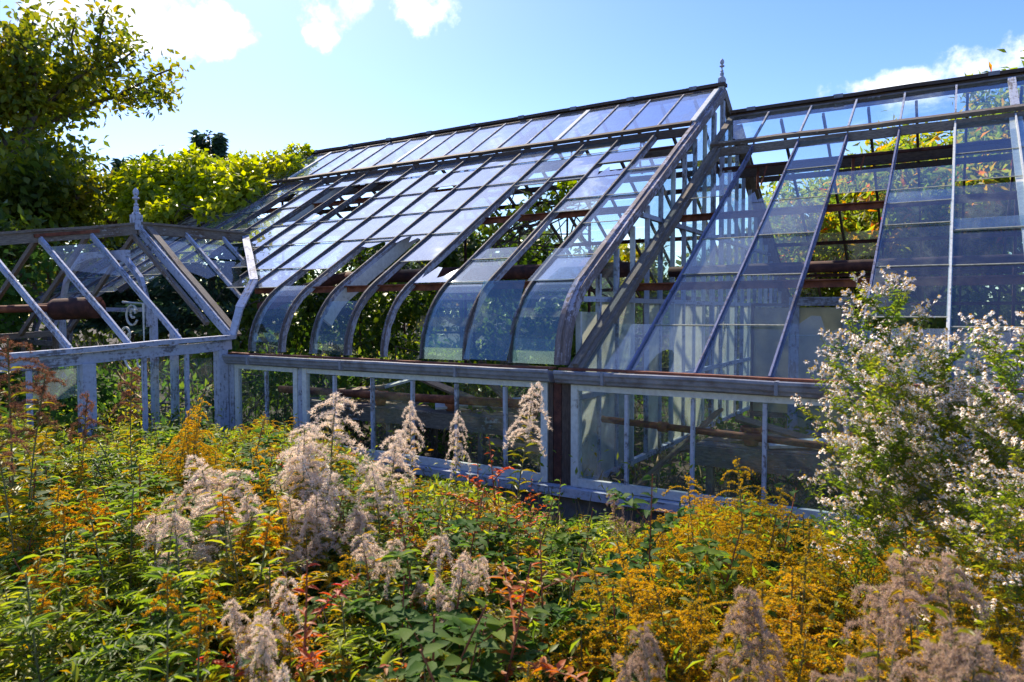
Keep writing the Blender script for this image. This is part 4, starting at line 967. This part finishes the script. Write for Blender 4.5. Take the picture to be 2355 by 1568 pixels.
# prominent single plants -------------------------------------------------
SP = [ # proto, name, px, py, depth, wide, label
 ('fluff0', 'seeding_goldenrod', 812, 898, 3.7, 1.25, 'tall seeding goldenrod with a pale tip, highest of the white cluster left of centre'),
 ('fluff1', 'seeding_goldenrod', 768, 960, 3.55, 1.3, 'pale fluffy goldenrod at the left shoulder of the tall white cluster'),
 ('fluff2', 'seeding_goldenrod', 755, 1040, 3.4, 1.5, 'white fluffy goldenrod in the middle of the tall white cluster'),
 ('fluff3', 'seeding_goldenrod', 800, 1010, 3.5, 1.4, 'sunlit white goldenrod just below the tip of the white cluster'),
 ('fluff0', 'seeding_goldenrod', 726, 1085, 3.3, 1.2, 'low white goldenrod at the lower left edge of the white cluster'),
 ('fluff1', 'seeding_goldenrod', 792, 1120, 3.2, 1.3, 'fluffy goldenrod hanging below the middle of the white cluster'),
 ('tuft2', 'seeding_goldenrod', 775, 1195, 3.0, 1.2, 'lowest drooping fluffy goldenrod under the white cluster'),
 ('fluff3', 'seeding_goldenrod', 855, 985, 3.6, 1.1, 'seeding goldenrod with green leaves right of the white cluster'),
 ('fluff2', 'seeding_goldenrod', 520, 1038, 3.4, 1., 'small fluffy goldenrod tip above the grey-white clump on the left'),
 ('tuft1', 'seeding_goldenrod', 478, 1092, 3.1, 1.35, 'left half of the grey-white fluffy clump on the left'),
 ('tuft0', 'seeding_goldenrod', 540, 1100, 3.1, 1.35, 'right half of the grey-white fluffy clump on the left'),
 ('tuft3', 'seeding_goldenrod', 510, 1150, 2.9, 1.2, 'lower fluffy goldenrod under the grey-white clump on the left'),
 ('tuft2', 'seeding_goldenrod', 612, 1372, 2.2, .75, 'small curled fluffy goldenrod above the bottom edge, left of the dark leaves'),
 ('tuft1', 'seeding_goldenrod', 585, 1425, 2.05, .7, 'lower curled fluffy goldenrod beside the dark broad leaves'),
 ('tuft3', 'seeding_goldenrod', 645, 1455, 2.0, .6, 'stubby fluffy goldenrod nearest the dark broad leaves'),
 ('tuft0', 'seeding_goldenrod', 702, 1338, 2.3, .75, 'narrow drooping fluffy goldenrod beside two straw stalks'),
 ('tuft2', 'seeding_goldenrod', 612, 1525, 1.75, .55, 'tiny fluffy goldenrod touching the bottom edge'),
 ('tuft1', 'seeding_goldenrod', 943, 1205, 2.8, .9, 'pinkish fluffy goldenrod above the dark leaves in the middle'),
 ('tuft3', 'seeding_goldenrod', 1040, 1262, 2.6, .65, 'bright white curled goldenrod spike above the dark leaves'),
 ('tuft0', 'seeding_goldenrod', 1078, 1285, 2.55, .65, 'bright white goldenrod with arms reaching right above the dark leaves'),
 ('tuft2', 'seeding_goldenrod', 1000, 1258, 2.65, .6, 'bright white goldenrod with a thin curled tip above the dark leaves'),
 ('fluff1', 'seeding_goldenrod', 1131, 872, 4.3, .95, 'tall lone fluffy goldenrod rising in front of the long window sash'),
 ('fluff3', 'seeding_goldenrod', 963, 925, 4.2, .7, 'fluffy goldenrod before the third pane of the long sash'),
 ('fluff0', 'seeding_goldenrod', 1022, 945, 4.2, .6, 'thin greyish goldenrod before the fourth pane of the long sash'),
 ('fluffb0', 'seeding_goldenrod', 1420, 1140, 3.7, 0.72, 'grey cone-shaped seed head below the right sill'),
 ('fluffb1', 'seeding_goldenrod', 1610, 1338, 1.85, 0.68, 'mauve-grey seed head near the bottom, right of centre'),
 ('fluffb0', 'seeding_goldenrod', 1690, 1395, 1.8, 0.68, 'mauve-grey seed head drooping right of its taller neighbour at the bottom'),
 ('fluffb1', 'seeding_goldenrod', 1565, 1425, 1.75, 0.61, 'mauve-grey seed head low beside the yellow goldenrods'),
 ('fluffb0', 'seeding_goldenrod', 1450, 1485, 1.6, 0.46, 'small brownish seed head on the bottom edge, right of centre'),
 ('fluffb1', 'seeding_goldenrod', 2110, 1290, 1.75, 0.76, 'brown-mauve seed head, highest at the bottom right'),
 ('fluffb0', 'seeding_goldenrod', 2210, 1325, 1.6, 0.76, 'brown-mauve seed head in the thick of the bottom right corner'),
 ('fluffb1', 'seeding_goldenrod', 2310, 1330, 1.5, 0.84, 'blurred brown seed head at the right edge near the bottom'),
 ('fluffb0', 'seeding_goldenrod', 2050, 1392, 1.6, 0.68, 'brown seed head at the left end of the bottom right group'),
 ('fluffb1', 'seeding_goldenrod', 2170, 1430, 1.45, 0.76, 'low brown seed head below the bottom right group'),
 ('fluffb0', 'seeding_goldenrod', 2300, 1450, 1.4, 0.76, 'lowest brown seed head in the bottom right corner'),
 ('fluffb1', 'seeding_goldenrod', 1975, 1490, 1.5, 0.53, 'brown seed head on the bottom edge below the white flowers'),
 ('tuft1', 'seeding_goldenrod', 745, 1130, 3.15, 1.2, 'creamy goldenrod tuft low in the white cluster, left of its stalk'),
 ('fluff0', 'seeding_goldenrod', 830, 1075, 3.3, 1.2, 'creamy goldenrod tuft on the right flank of the white cluster'),
 ('tuft3', 'seeding_goldenrod', 700, 1150, 3.1, .9, 'small white goldenrod tuft beside the yellow blooms left of the white cluster'),
 ('tuft0', 'seeding_goldenrod', 815, 1230, 2.85, .9, 'drooping white tuft at the lower right foot of the white cluster'),
 ('tuft0', 'seeding_goldenrod', 455, 1120, 3.05, .9, 'small white tuft at the left edge of the grey-white clump'),
 ('tuft2', 'seeding_goldenrod', 570, 1135, 3.0, .9, 'small white tuft at the right edge of the grey-white clump'),
 ('dry0', 'dried_goldenrod', 25, 775, 3.6, 1.1, 'tall brown dried goldenrod at the left edge before the porch'),
 ('dry1', 'dried_goldenrod', 70, 850, 3.4, 1.0, 'brown dried goldenrod next to the tallest one at the left edge'),
 ('dry1', 'dried_goldenrod', 338, 845, 4.4, .8, 'brown dried goldenrod before the middle porch mullions'),
 ('dry0', 'dried_goldenrod', 238, 895, 4.2, .8, 'brown dried goldenrod at the foot of the porch post'),
 ('dry1', 'dried_goldenrod', 10, 905, 3.0, .8, 'low reddish dried goldenrod at the left edge'),
 ('gold0', 'goldenrod', 1692, 1066, 3.3, 1.2, 'yellow goldenrod with a bent tip reaching above the right sill'),
 ('gold2', 'goldenrod', 1760, 1110, 3.2, 1.2, 'yellow goldenrod leaning right beside the bent tipped one'),
 ('gold1', 'goldenrod', 620, 1000, 3.9, .8, 'narrow upright goldenrod left of the white cluster'),
 ('gold3', 'goldenrod', 478, 930, 4.6, .7, 'goldenrod tip reaching before the corner post of the porch'),
 ('gold2', 'goldenrod', 400, 905, 4.6, .8, 'goldenrod standing before the porch window by the corner'),
 ('orange1', 'goldenrod', 385, 1330, 2.0, 1.0, 'green goldenrod with one bright yellow cap at the lower left'),
 ('orange0', 'goldenrod', 245, 1135, 2.8, 1.1, 'orange capped goldenrod, highest of the left foreground group'),
 ('red0', 'red_weed', 1185, 1010, 3.7, .9, 'fiery orange-red weed in front of the gable post'),
 ('red1', 'red_weed', 1150, 1075, 3.5, 1., 'orange-red weed at the foot of the fiery one'),
 ('red0', 'red_weed', 1230, 1085, 3.7, .6, 'thin red stemmed weed before the right end of the long sash'),
 ('broad0', 'broadleaf_weed', 1480, 1085, 3.0, .9, 'arching weed with big drooping leaves before the right sill'),
 ('broad1', 'broadleaf_weed', 1300, 1105, 3.3, .6, 'upright weed on an orange stem below the gable post'),
 ('broad2', 'broadleaf_weed', 1000, 1360, 2.2, 1.5, 'dark bush of broad leaves in the middle of the foreground'),
 ('broad0', 'broadleaf_weed', 870, 1400, 2.1, 1.5, 'dark broad leaves left of the middle foreground'),
 ('broad1', 'broadleaf_weed', 1100, 1450, 1.9, 1.4, 'dark broad leaves at the bottom edge, middle'),
 ('broad2', 'broadleaf_weed', 590, 965, 4.3, 1.1, 'blue-green leafy weed at the foot of the first window'),
 ('straw0', 'straw_tuft', 885, 1000, 3.9, .6, 'straw stalks standing before the long sash'), ('straw1', 'straw_tuft', 1440, 1090, 3.8, .6, 'straw stalks before the right sill'),
 ('straw0', 'straw_tuft', 690, 1240, 2.5, .6, 'pale straw stalks slanting below the white cluster'),
]
for pr, nm, px, py, d, wd, lab in SP:
    cat = {'seeding_goldenrod': 'goldenrod', 'dried_goldenrod': 'goldenrod', 'goldenrod': 'goldenrod', 'red_weed': 'weed', 'broadleaf_weed': 'weed', 'straw_tuft': 'grass'}[nm]
    plant_top(pr, nm, px, py, d, label=lab, cat=cat, wide=wd)
AS = [(1965, 775, 3.0, 'white aster bush with the dense sunlit head left of the tall spray'), (2035, 800, 3.0, 'white aster between the dense left head and the tall spray'),
      (2130, 690, 3.0, 'tallest white aster spray, reaching over the gutter'), (2240, 800, 2.8, 'white aster right of the tallest spray'), (2350, 755, 2.7, 'white aster at the right edge of the picture'),
      (1925, 915, 3.1, 'white aster arching left in front of the right windows'), (2000, 960, 2.9, 'lower white aster branch before the bottom of the right window'), (2080, 900, 2.8, 'white aster in the centre of the aster thicket'),
      (2190, 930, 2.6, 'white aster low under the tallest spray'), (2320, 930, 2.4, 'white aster with larger blooms near the right edge'), (2270, 1060, 2.4, 'white aster in the lower right of the thicket')]
for i, (px, py, d, lab) in enumerate(AS):
    if i != 2: py += 22
    plant_top('aster%d' % (i % 3), 'aster', px, py, d, label=lab, cat='aster', wide=.56)

# ================================================================== TREES, VINES, WOODS
def clump_leaves(lb, centres, radii, n, L, W, tpl=T4, tf=T4F, mi=0, hang=.0, shell=.5):
    C = np.array(centres); Rr = np.array(radii); i = rng.integers(0, len(C), n)
    d = rdir(n); r = Rr[i]*(shell+(1-shell)*rng.random(n))**.6 if shell else Rr[i]*rng.random(n)**.5
    P = C[i]+d*r[:, None]*np.array((1, 1, .8))
    dd = norm(d*.6+rdir(n)*.8+np.array((0, 0, -hang)))
    lb.add(P, dd, norm(d+rdir(n)*.7+np.array((0, 0, .6))), rng.uniform(.7, 1.25, n)*L, rng.uniform(.7, 1.2, n)*W, tpl, tf, mi)
def tree(name, base, height, spread, nleaf, L, W, leafm, label, cat='tree', group=None, trunk_r=.12, low=.25, seed=1, tpl=T4, tf=T4F, squash=1.):
    random.seed(seed); t = thing(name, base, label, cat, group); mb = MB(); tips = []
    B = Vector(base)
    def grow(p, d, l, r, lev):
        n = 4; pts = [p]
        for i in range(n):
            d = (d+Vector((random.gauss(0, .16), random.gauss(0, .16), random.gauss(.03, .1)))).normalized(); pts.append(pts[-1]+d*l/n)
        mb.tube(pts, r, 6 if lev < 2 else 4, r*.6, cap=False)
        if lev >= 3: tips.extend(pts[1:]); return
        if lev == 2: tips.extend(pts[2:])
        for k in range((5, 4, 4)[lev]):
            a = random.uniform(0, 6.28); q = pts[-1] if k < 2 else pts[random.randint(2, n)]
            nd = (d*.7+Vector((math.cos(a), math.sin(a), random.uniform(-.1, .5)))*random.uniform(.6, 1.)*spread).normalized()
            grow(q, nd, l*random.uniform(.55, .8), r*.55, lev+1)
    grow(B, Vector((0, 0, 1)), height*.36, trunk_r, 0)
    mb.build('trunk', M['bark'], t)
    T = np.array([tuple(p) for p in tips]); i = rng.integers(0, len(T), nleaf); lb = LB()
    P = T[i]+rng.normal(0, L*(.8 if name == 'sumac_tree' else 1.1), (nleaf, 3)); d = rdir(nleaf, -.35)
    lb.add(P, d, rdir(nleaf, .8), rng.uniform(.7, 1.25, nleaf)*L, rng.uniform(.7, 1.2, nleaf)*W, tpl, tf)
    lb.build('crown', M[leafm], t); return T
T = tree('broadleaf_tree', (-14.9, 6.9, 0), 12.0, .95, 15500, .185, .105, 'treeleaf', 'large tree with loose yellow-green leaves standing behind the porch', seed=5, trunk_r=.22, tpl=T8, tf=T8F)
tree('broadleaf_tree', (-15.4, 3.6, 0), 7.0, 1.1, 14000, .2, .11, 'treeleaf', 'smaller tree at the left edge seen through the porch rafters', seed=9, trunk_r=.13)
tree('broadleaf_tree', (-17.4, 8.2, 0), 7.4, 1.1, 13000, .22, .12, 'treeleaf', 'bushy tree half hidden between the big tree and the vines', seed=12, trunk_r=.15)
# vine heaps over the far end of the main roof
def heap(name, centres, radii, n, L, W, leafm, label, cat, mi=0, hang=.3, tpl=T4, tf=T4F, shell=.55, stems=True):
    c = np.mean(np.array(centres), 0); t = thing(name, (float(c[0]), float(c[1]), 0), label, cat)
    lb = LB(); clump_leaves(lb, centres, radii, n, L, W, tpl, tf, hang=hang, shell=shell); lb.build('leaves', M[leafm], t)
    if stems:
        mb = MB()
        for q in range(min(40, 3*len(centres))):
            a = Vector(random.choice(centres))-Vector((0, 0, .2)); b = Vector(random.choice(centres))-Vector((0, 0, .3))
            if (a-b).length > 1.6: b = a+Vector((random.uniform(-1, 1), random.uniform(-1, 1), random.uniform(-1.2, .4)))
            m_ = (a+b)/2+Vector((random.gauss(0, .3), random.gauss(0, .3), random.gauss(0, .3))); mb.tube([a, (a+m_)/2, m_, (m_+b)/2, b], .012, 4, .008)
        mb.build('stems', M['bark'], t)
    return t
cs, rs = [], []
for i in range(70):
    px = random.uniform(300, 585); u = (px-300)/350; ytop = np.interp(px, [280, 340, 420, 500, 560, 640, 670], [385, 360, 355, 362, 365, 385, 400]); ybot = np.interp(px, [280, 400, 500, 640], [500, 480, 470, 400])
    py = random.uniform(ytop+28, ybot); p = pt(px, py, random.uniform(12.6, 14.0)+(ybot-py)*.004+(650-px)*.004)
    cs.append(tuple(p)); rs.append(random.uniform(.22, .46))
heap('vine', cs, rs, 13000, .15, .095, 'vineleaf', 'thick yellow-green vine heaped over the far end of the curved roof', 'vine')
cs, rs = [], []
for i in range(26):
    x = random.uniform(-12.7, -11.0); y = random.uniform(8.0, 10.3)-max(0, -x-11.6)*.6; cs.append((x, y, zm(y)+random.uniform(0, .18)+max(0, (-x-11.6))*.3)); rs.append(random.uniform(.12, .32))
heap('vine', cs, rs, 3800, .13, .085, 'vineleaf', 'vine runners creeping along the roof glass near the far ridge', 'vine')
# vine inside the main house, hanging behind the missing panes
cs, rs = [], []
for i in range(85):
    x = random.uniform(-10.8, -4.4); y = random.uniform(7.6, 11.2); zt = min(zm(min(y, 10.3))-.35, max(1.5, 3.9-.75*max(0, x+7.3))); cs.append((x, y, random.uniform(.3, zt))); rs.append(random.uniform(.25, .55))
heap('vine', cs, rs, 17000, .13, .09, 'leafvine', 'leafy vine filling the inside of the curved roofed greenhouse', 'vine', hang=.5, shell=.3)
cs = [(-4.2-.12*i, 8.9-.12*i, 3.75-.09*i+random.uniform(-.1, .1)) for i in range(9)]
heap('vine', cs, [.14]*9, 260, .12, .08, 'vineleaf', 'thin vine strand hanging under the roof bars near the gable', 'vine')
cs = [(-6.9+random.uniform(-2.5, 3.3), 6.6+random.uniform(-.2, .5), random.uniform(.3, 1.25)) for i in range(36)]
heap('weed_thicket', cs, [.22]*36, 2600, .10, .06, 'leafdark', 'green weeds growing up through the slatted bench', 'weed', shell=.1)
cs = [(-.5+random.uniform(-2.2, 3.3), 7.4+random.uniform(-.9, 1.5), random.uniform(.1, .75)) for i in range(34)]
heap('weed_thicket', cs, [.25]*34, 2300, .10, .05, 'leafdark', 'weeds and litter on the floor of the right greenhouse', 'weed', shell=.1)
cs = [(PX+random.uniform(-1.7, 1.5), random.uniform(2.5, 5.2), random.uniform(.1, 1.15)) for i in range(40)]
heap('weed_thicket', cs, [.3]*40, 4200, .11, .07, 'leafdark', 'dark leafy growth filling the inside of the porch', 'weed', shell=.1)
cs = [(random.uniform(-14.6, -11.8), random.uniform(.5, 6.), random.uniform(.2, 2.6)) for i in range(60)]
heap('shrub_thicket', cs, [.55]*60, 9000, .15, .09, 'leafdark', 'dark green shrubs beyond the porch, seen between its rafters', 'shrub', shell=.2)
# sumacs behind the right house
SU = [(-3.6, 18.6, 3.2), (-2.3, 18.0, 4.2), (-1.1, 17.6, 4.9), (.1, 17.6, 5.3), (1.4, 17.6, 5.8), (3.0, 18.0, 6.0), (5.0, 18.6, 6.2), (-.6, 19.8, 5.6), (1.6, 20, 6.4)]
SLAB = ['lowest sumac behind the partition wall end', 'sumac with green fronds left in the right roof glass', 'red and green sumac behind the open roof bay', 'orange tinged sumac behind the middle bays', 'tall sumac behind the wide glazing bar', 'tallest sumac behind the far right bays', 'sumac just beyond the right edge', 'darker sumac in the second row behind the open bay', 'second row sumac behind the tall ones']
for i, ((x, y, h), lab) in enumerate(zip(SU, SLAB)):
    tree('sumac_tree', (x, y, 0), h*1.32, 1.0, 9000, .22, .07, 'sumac', lab, 'sumac', 'sumacs behind the right greenhouse', seed=30+i, trunk_r=.07)
cs = [(random.uniform(-4.5, 6), random.uniform(16.6, 17.6), random.uniform(.2, 2.1)) for i in range(80)]
heap('shrub_thicket', cs, [.5]*80, 12000, .14, .075, 'leaf', 'green shrubs crowding the back wall of the right greenhouse', 'shrub', shell=.2)
cs = [(random.uniform(-13, -4.5), random.uniform(16.6, 18), random.uniform(.2, 2.4)) for i in range(80)]
heap('shrub_thicket', cs, [.55]*80, 12000, .15, .08, 'leafdark', 'dark shrubs crowding the back wall of the tall greenhouse', 'shrub', shell=.2)
# darker trees behind the main house
for i, (x, y, h, lab) in enumerate([(-9, 20, 4.6, 'dark tree behind the ridge of the curved roof greenhouse'), (-13, 19, 5.0, 'dark tree behind the vine heap'), (-6, 21, 4.4, 'low tree seen through the open bays near the gable')]):
    tree('broadleaf_tree', (x, y, 0), h*1.05, 1.1, 6500, .24, .13, 'treeleaf', lab, 'tree', 'trees behind the tall greenhouse', seed=60+i, trunk_r=.1)
def conifer(x, y, h, r, label):
    t = thing('conifer', (x, y, 0), label, 'conifer'); MB().tube([(x, y, 0), (x, y, h*.5), (x, y, h)], .2, 8, .03).build('trunk', M['bark'], t)
    N = 9000; u = rng.random(N)**.75; zz = h*(1-.85*u); a = rng.random(N)*6.283; layer = .75+.25*np.sin(zz*7); rr = r*(.12+.88*u)*layer*rng.random(N)**.4
    P = np.stack([x+rr*np.cos(a), y+rr*np.sin(a), zz], 1); d = np.stack([np.cos(a), np.sin(a), -.15+0*a], 1)+rng.normal(0, .3, (N, 3))
    lb = LB(); lb.add(P, d, rdir(N, 1.), .38, .13, T4, T4F); lb.build('crown', M['fir'], t)
p = pt(480, 318, 26); conifer(p[0], p[1], p[2]+.15, 3.4, 'dark conifer top showing over the vine heap')
p = pt(290, 372, 30); conifer(p[0], p[1], p[2], 2.8, 'dark conifer behind the lower branches of the big tree')
def woods():
    lb = LB(); cs = []; rs = []
    for i in range(300):
        a = R(random.uniform(-115, 60)); r = random.uniform(36, 44); cs.append((math.sin(a)*r, math.cos(a)*r, random.uniform(.5, 4.3)+(1.2*math.sin(a*9)))); rs.append(random.uniform(1.2, 2.4))
    clump_leaves(lb, cs, rs, 42000, .55, .34, shell=.5)
    tag(lb.build('distant_woods', [M['woods']]), 'distant wood closing the view behind the greenhouses', 'woods', kind='stuff')
woods()

# ================================================================== SKY, SUN, CAMERA
SUN_AZ, SUN_EL = R(-56), R(44)      # measured from +Y towards +X
sd = Vector((math.sin(SUN_AZ)*math.cos(SUN_EL), math.cos(SUN_AZ)*math.cos(SUN_EL), math.sin(SUN_EL)))
L = bpy.data.lights.new('sun', 'SUN'); L.energy = 4.4; L.angle = R(.55); L.color = (1., .88, .69)
lo = bpy.data.objects.new('sun', L); COL.objects.link(lo); lo.rotation_euler = sd.to_track_quat('Z', 'Y').to_euler()
W = bpy.data.worlds.new('World'); S.world = W; W.use_nodes = True; nt = W.node_tree; nt.nodes.clear()
def wn(t, **k):
    n = nt.nodes.new(t)
    for a, b in k.items(): setattr(n, a, b)
    return n
def wl(a, b): nt.links.new(a, b)
def wm(op, a, b=0., c=0.):
    n = wn('ShaderNodeMath', operation=op)
    for i, v in enumerate((a, b, c)):
        if isinstance(v, (int, float)): n.inputs[i].default_value = v
        else: wl(v, n.inputs[i])
    return n.outputs[0]
sky = wn('ShaderNodeTexSky', sky_type='NISHITA', sun_disc=False, sun_elevation=SUN_EL, sun_rotation=SUN_AZ, altitude=100, air_density=1.0, dust_density=.4, ozone_density=2.2)
tc = wn('ShaderNodeTexCoord'); sx = wn('ShaderNodeSeparateXYZ'); wl(tc.outputs['Generated'], sx.inputs[0])
az = wm('ARCTAN2', sx.outputs[0], sx.outputs[1]); el = wm('ARCSINE', sx.outputs[2])
cl = None
nz = wn('ShaderNodeTexNoise'); nz.inputs['Scale'].default_value = 15.; nz.inputs['Detail'].default_value = 9.; nz.inputs['Roughness'].default_value = .6; wl(tc.outputs['Generated'], nz.inputs['Vector'])
for x, y, rx, ry in ((180, 30, 300, 75), (330, 70, 150, 62), (480, 90, 62, 45), (60, -60, 320, 120), (745, 20, 95, 42), (735, 80, 38, 42), (985, 28, 72, 48), (2330, 155, 200, 55), (2130, 190, 170, 36), (2420, 130, 170, 50)):
    d = ray(x, y); d = d/np.linalg.norm(d); a0 = math.atan2(d[0], d[1]); e0 = math.asin(d[2]); rx_, ry_ = rx/1700., ry/1700.
    u = wm('DIVIDE', wm('SUBTRACT', az, a0), rx_); v = wm('DIVIDE', wm('SUBTRACT', el, e0), ry_)
    m = wm('SUBTRACT', 1., wm('ADD', wm('MULTIPLY', u, u), wm('MULTIPLY', v, v)))
    cl = m if cl is None else wm('MAXIMUM', cl, m)
cl = wm('MAXIMUM', cl, -3.5)
# broken cloud field higher up and to the left, which the roof glass mirrors
n2 = wn('ShaderNodeTexNoise'); n2.inputs['Scale'].default_value = 6.5; n2.inputs['Detail'].default_value = 8.; n2.inputs['Roughness'].default_value = .62; wl(tc.outputs['Generated'], n2.inputs['Vector'])
high = wm('MULTIPLY', wm('SUBTRACT', n2.outputs[0], .565), 7.)
gate = wm('MULTIPLY', wm('SUBTRACT', el, .47), 9.)
high = wm('MINIMUM', high, gate)
dens = wm('MAXIMUM', wm('ADD', cl, wm('MULTIPLY', wm('SUBTRACT', nz.outputs[0], .52), 8.)), high)
ss = wn('ShaderNodeMapRange', interpolation_type='SMOOTHSTEP'); wl(dens, ss.inputs[0]); ss.inputs[1].default_value = -.2; ss.inputs[2].default_value = 1.5
mx = wn('ShaderNodeMix', data_type='RGBA'); wl(ss.outputs[0], mx.inputs[0]); hs = wn('ShaderNodeHueSaturation'); hs.inputs['Saturation'].default_value = 1.3; hs.inputs['Hue'].default_value = .52; hs.inputs['Value'].default_value = 1.15; wl(sky.outputs[0], hs.inputs['Color']); wl(hs.outputs[0], mx.inputs[6]); cr = wn('ShaderNodeValToRGB'); cr.color_ramp.elements[0].position = .40; cr.color_ramp.elements[0].color = (.62, .65, .72, 1); cr.color_ramp.elements[1].position = .60; cr.color_ramp.elements[1].color = (1, 1, 1, 1)
wl(n2.outputs[0], cr.inputs[0]); cm = wn('ShaderNodeVectorMath', operation='SCALE'); wl(cr.outputs[0], cm.inputs[0]); cm.inputs[3].default_value = 10.; wl(cm.outputs[0], mx.inputs[7])
bg = wn('ShaderNodeBackground'); bg.inputs[1].default_value = .115; wl(mx.outputs[2], bg.inputs[0]); wo = wn('ShaderNodeOutputWorld'); wl(bg.outputs[0], wo.inputs[0])

cam = bpy.data.cameras.new('camera'); co = bpy.data.objects.new('camera', cam); COL.objects.link(co)
cam.sensor_width = 36; cam.lens = 36*F_/2354; cam.clip_end = 2000; co.location = tuple(CAM); co.rotation_euler = (math.pi/2-PIT, 0, YAW)
cam.dof.use_dof = True; cam.dof.focus_distance = 6.; cam.dof.aperture_fstop = 5.
S.camera = co
S.view_settings.view_transform = 'Standard'; S.view_settings.look = 'None'; S.view_settings.exposure = .95; S.view_settings.gamma = 1
S.render.engine = 'CYCLES'; c = S.cycles
c.max_bounces = 10; c.transparent_max_bounces = 40; c.diffuse_bounces = 3; c.glossy_bounces = 3; c.transmission_bounces = 6; c.use_denoising = True
c.sample_clamp_indirect = 6; c.caustics_reflective = False; c.caustics_refractive = False
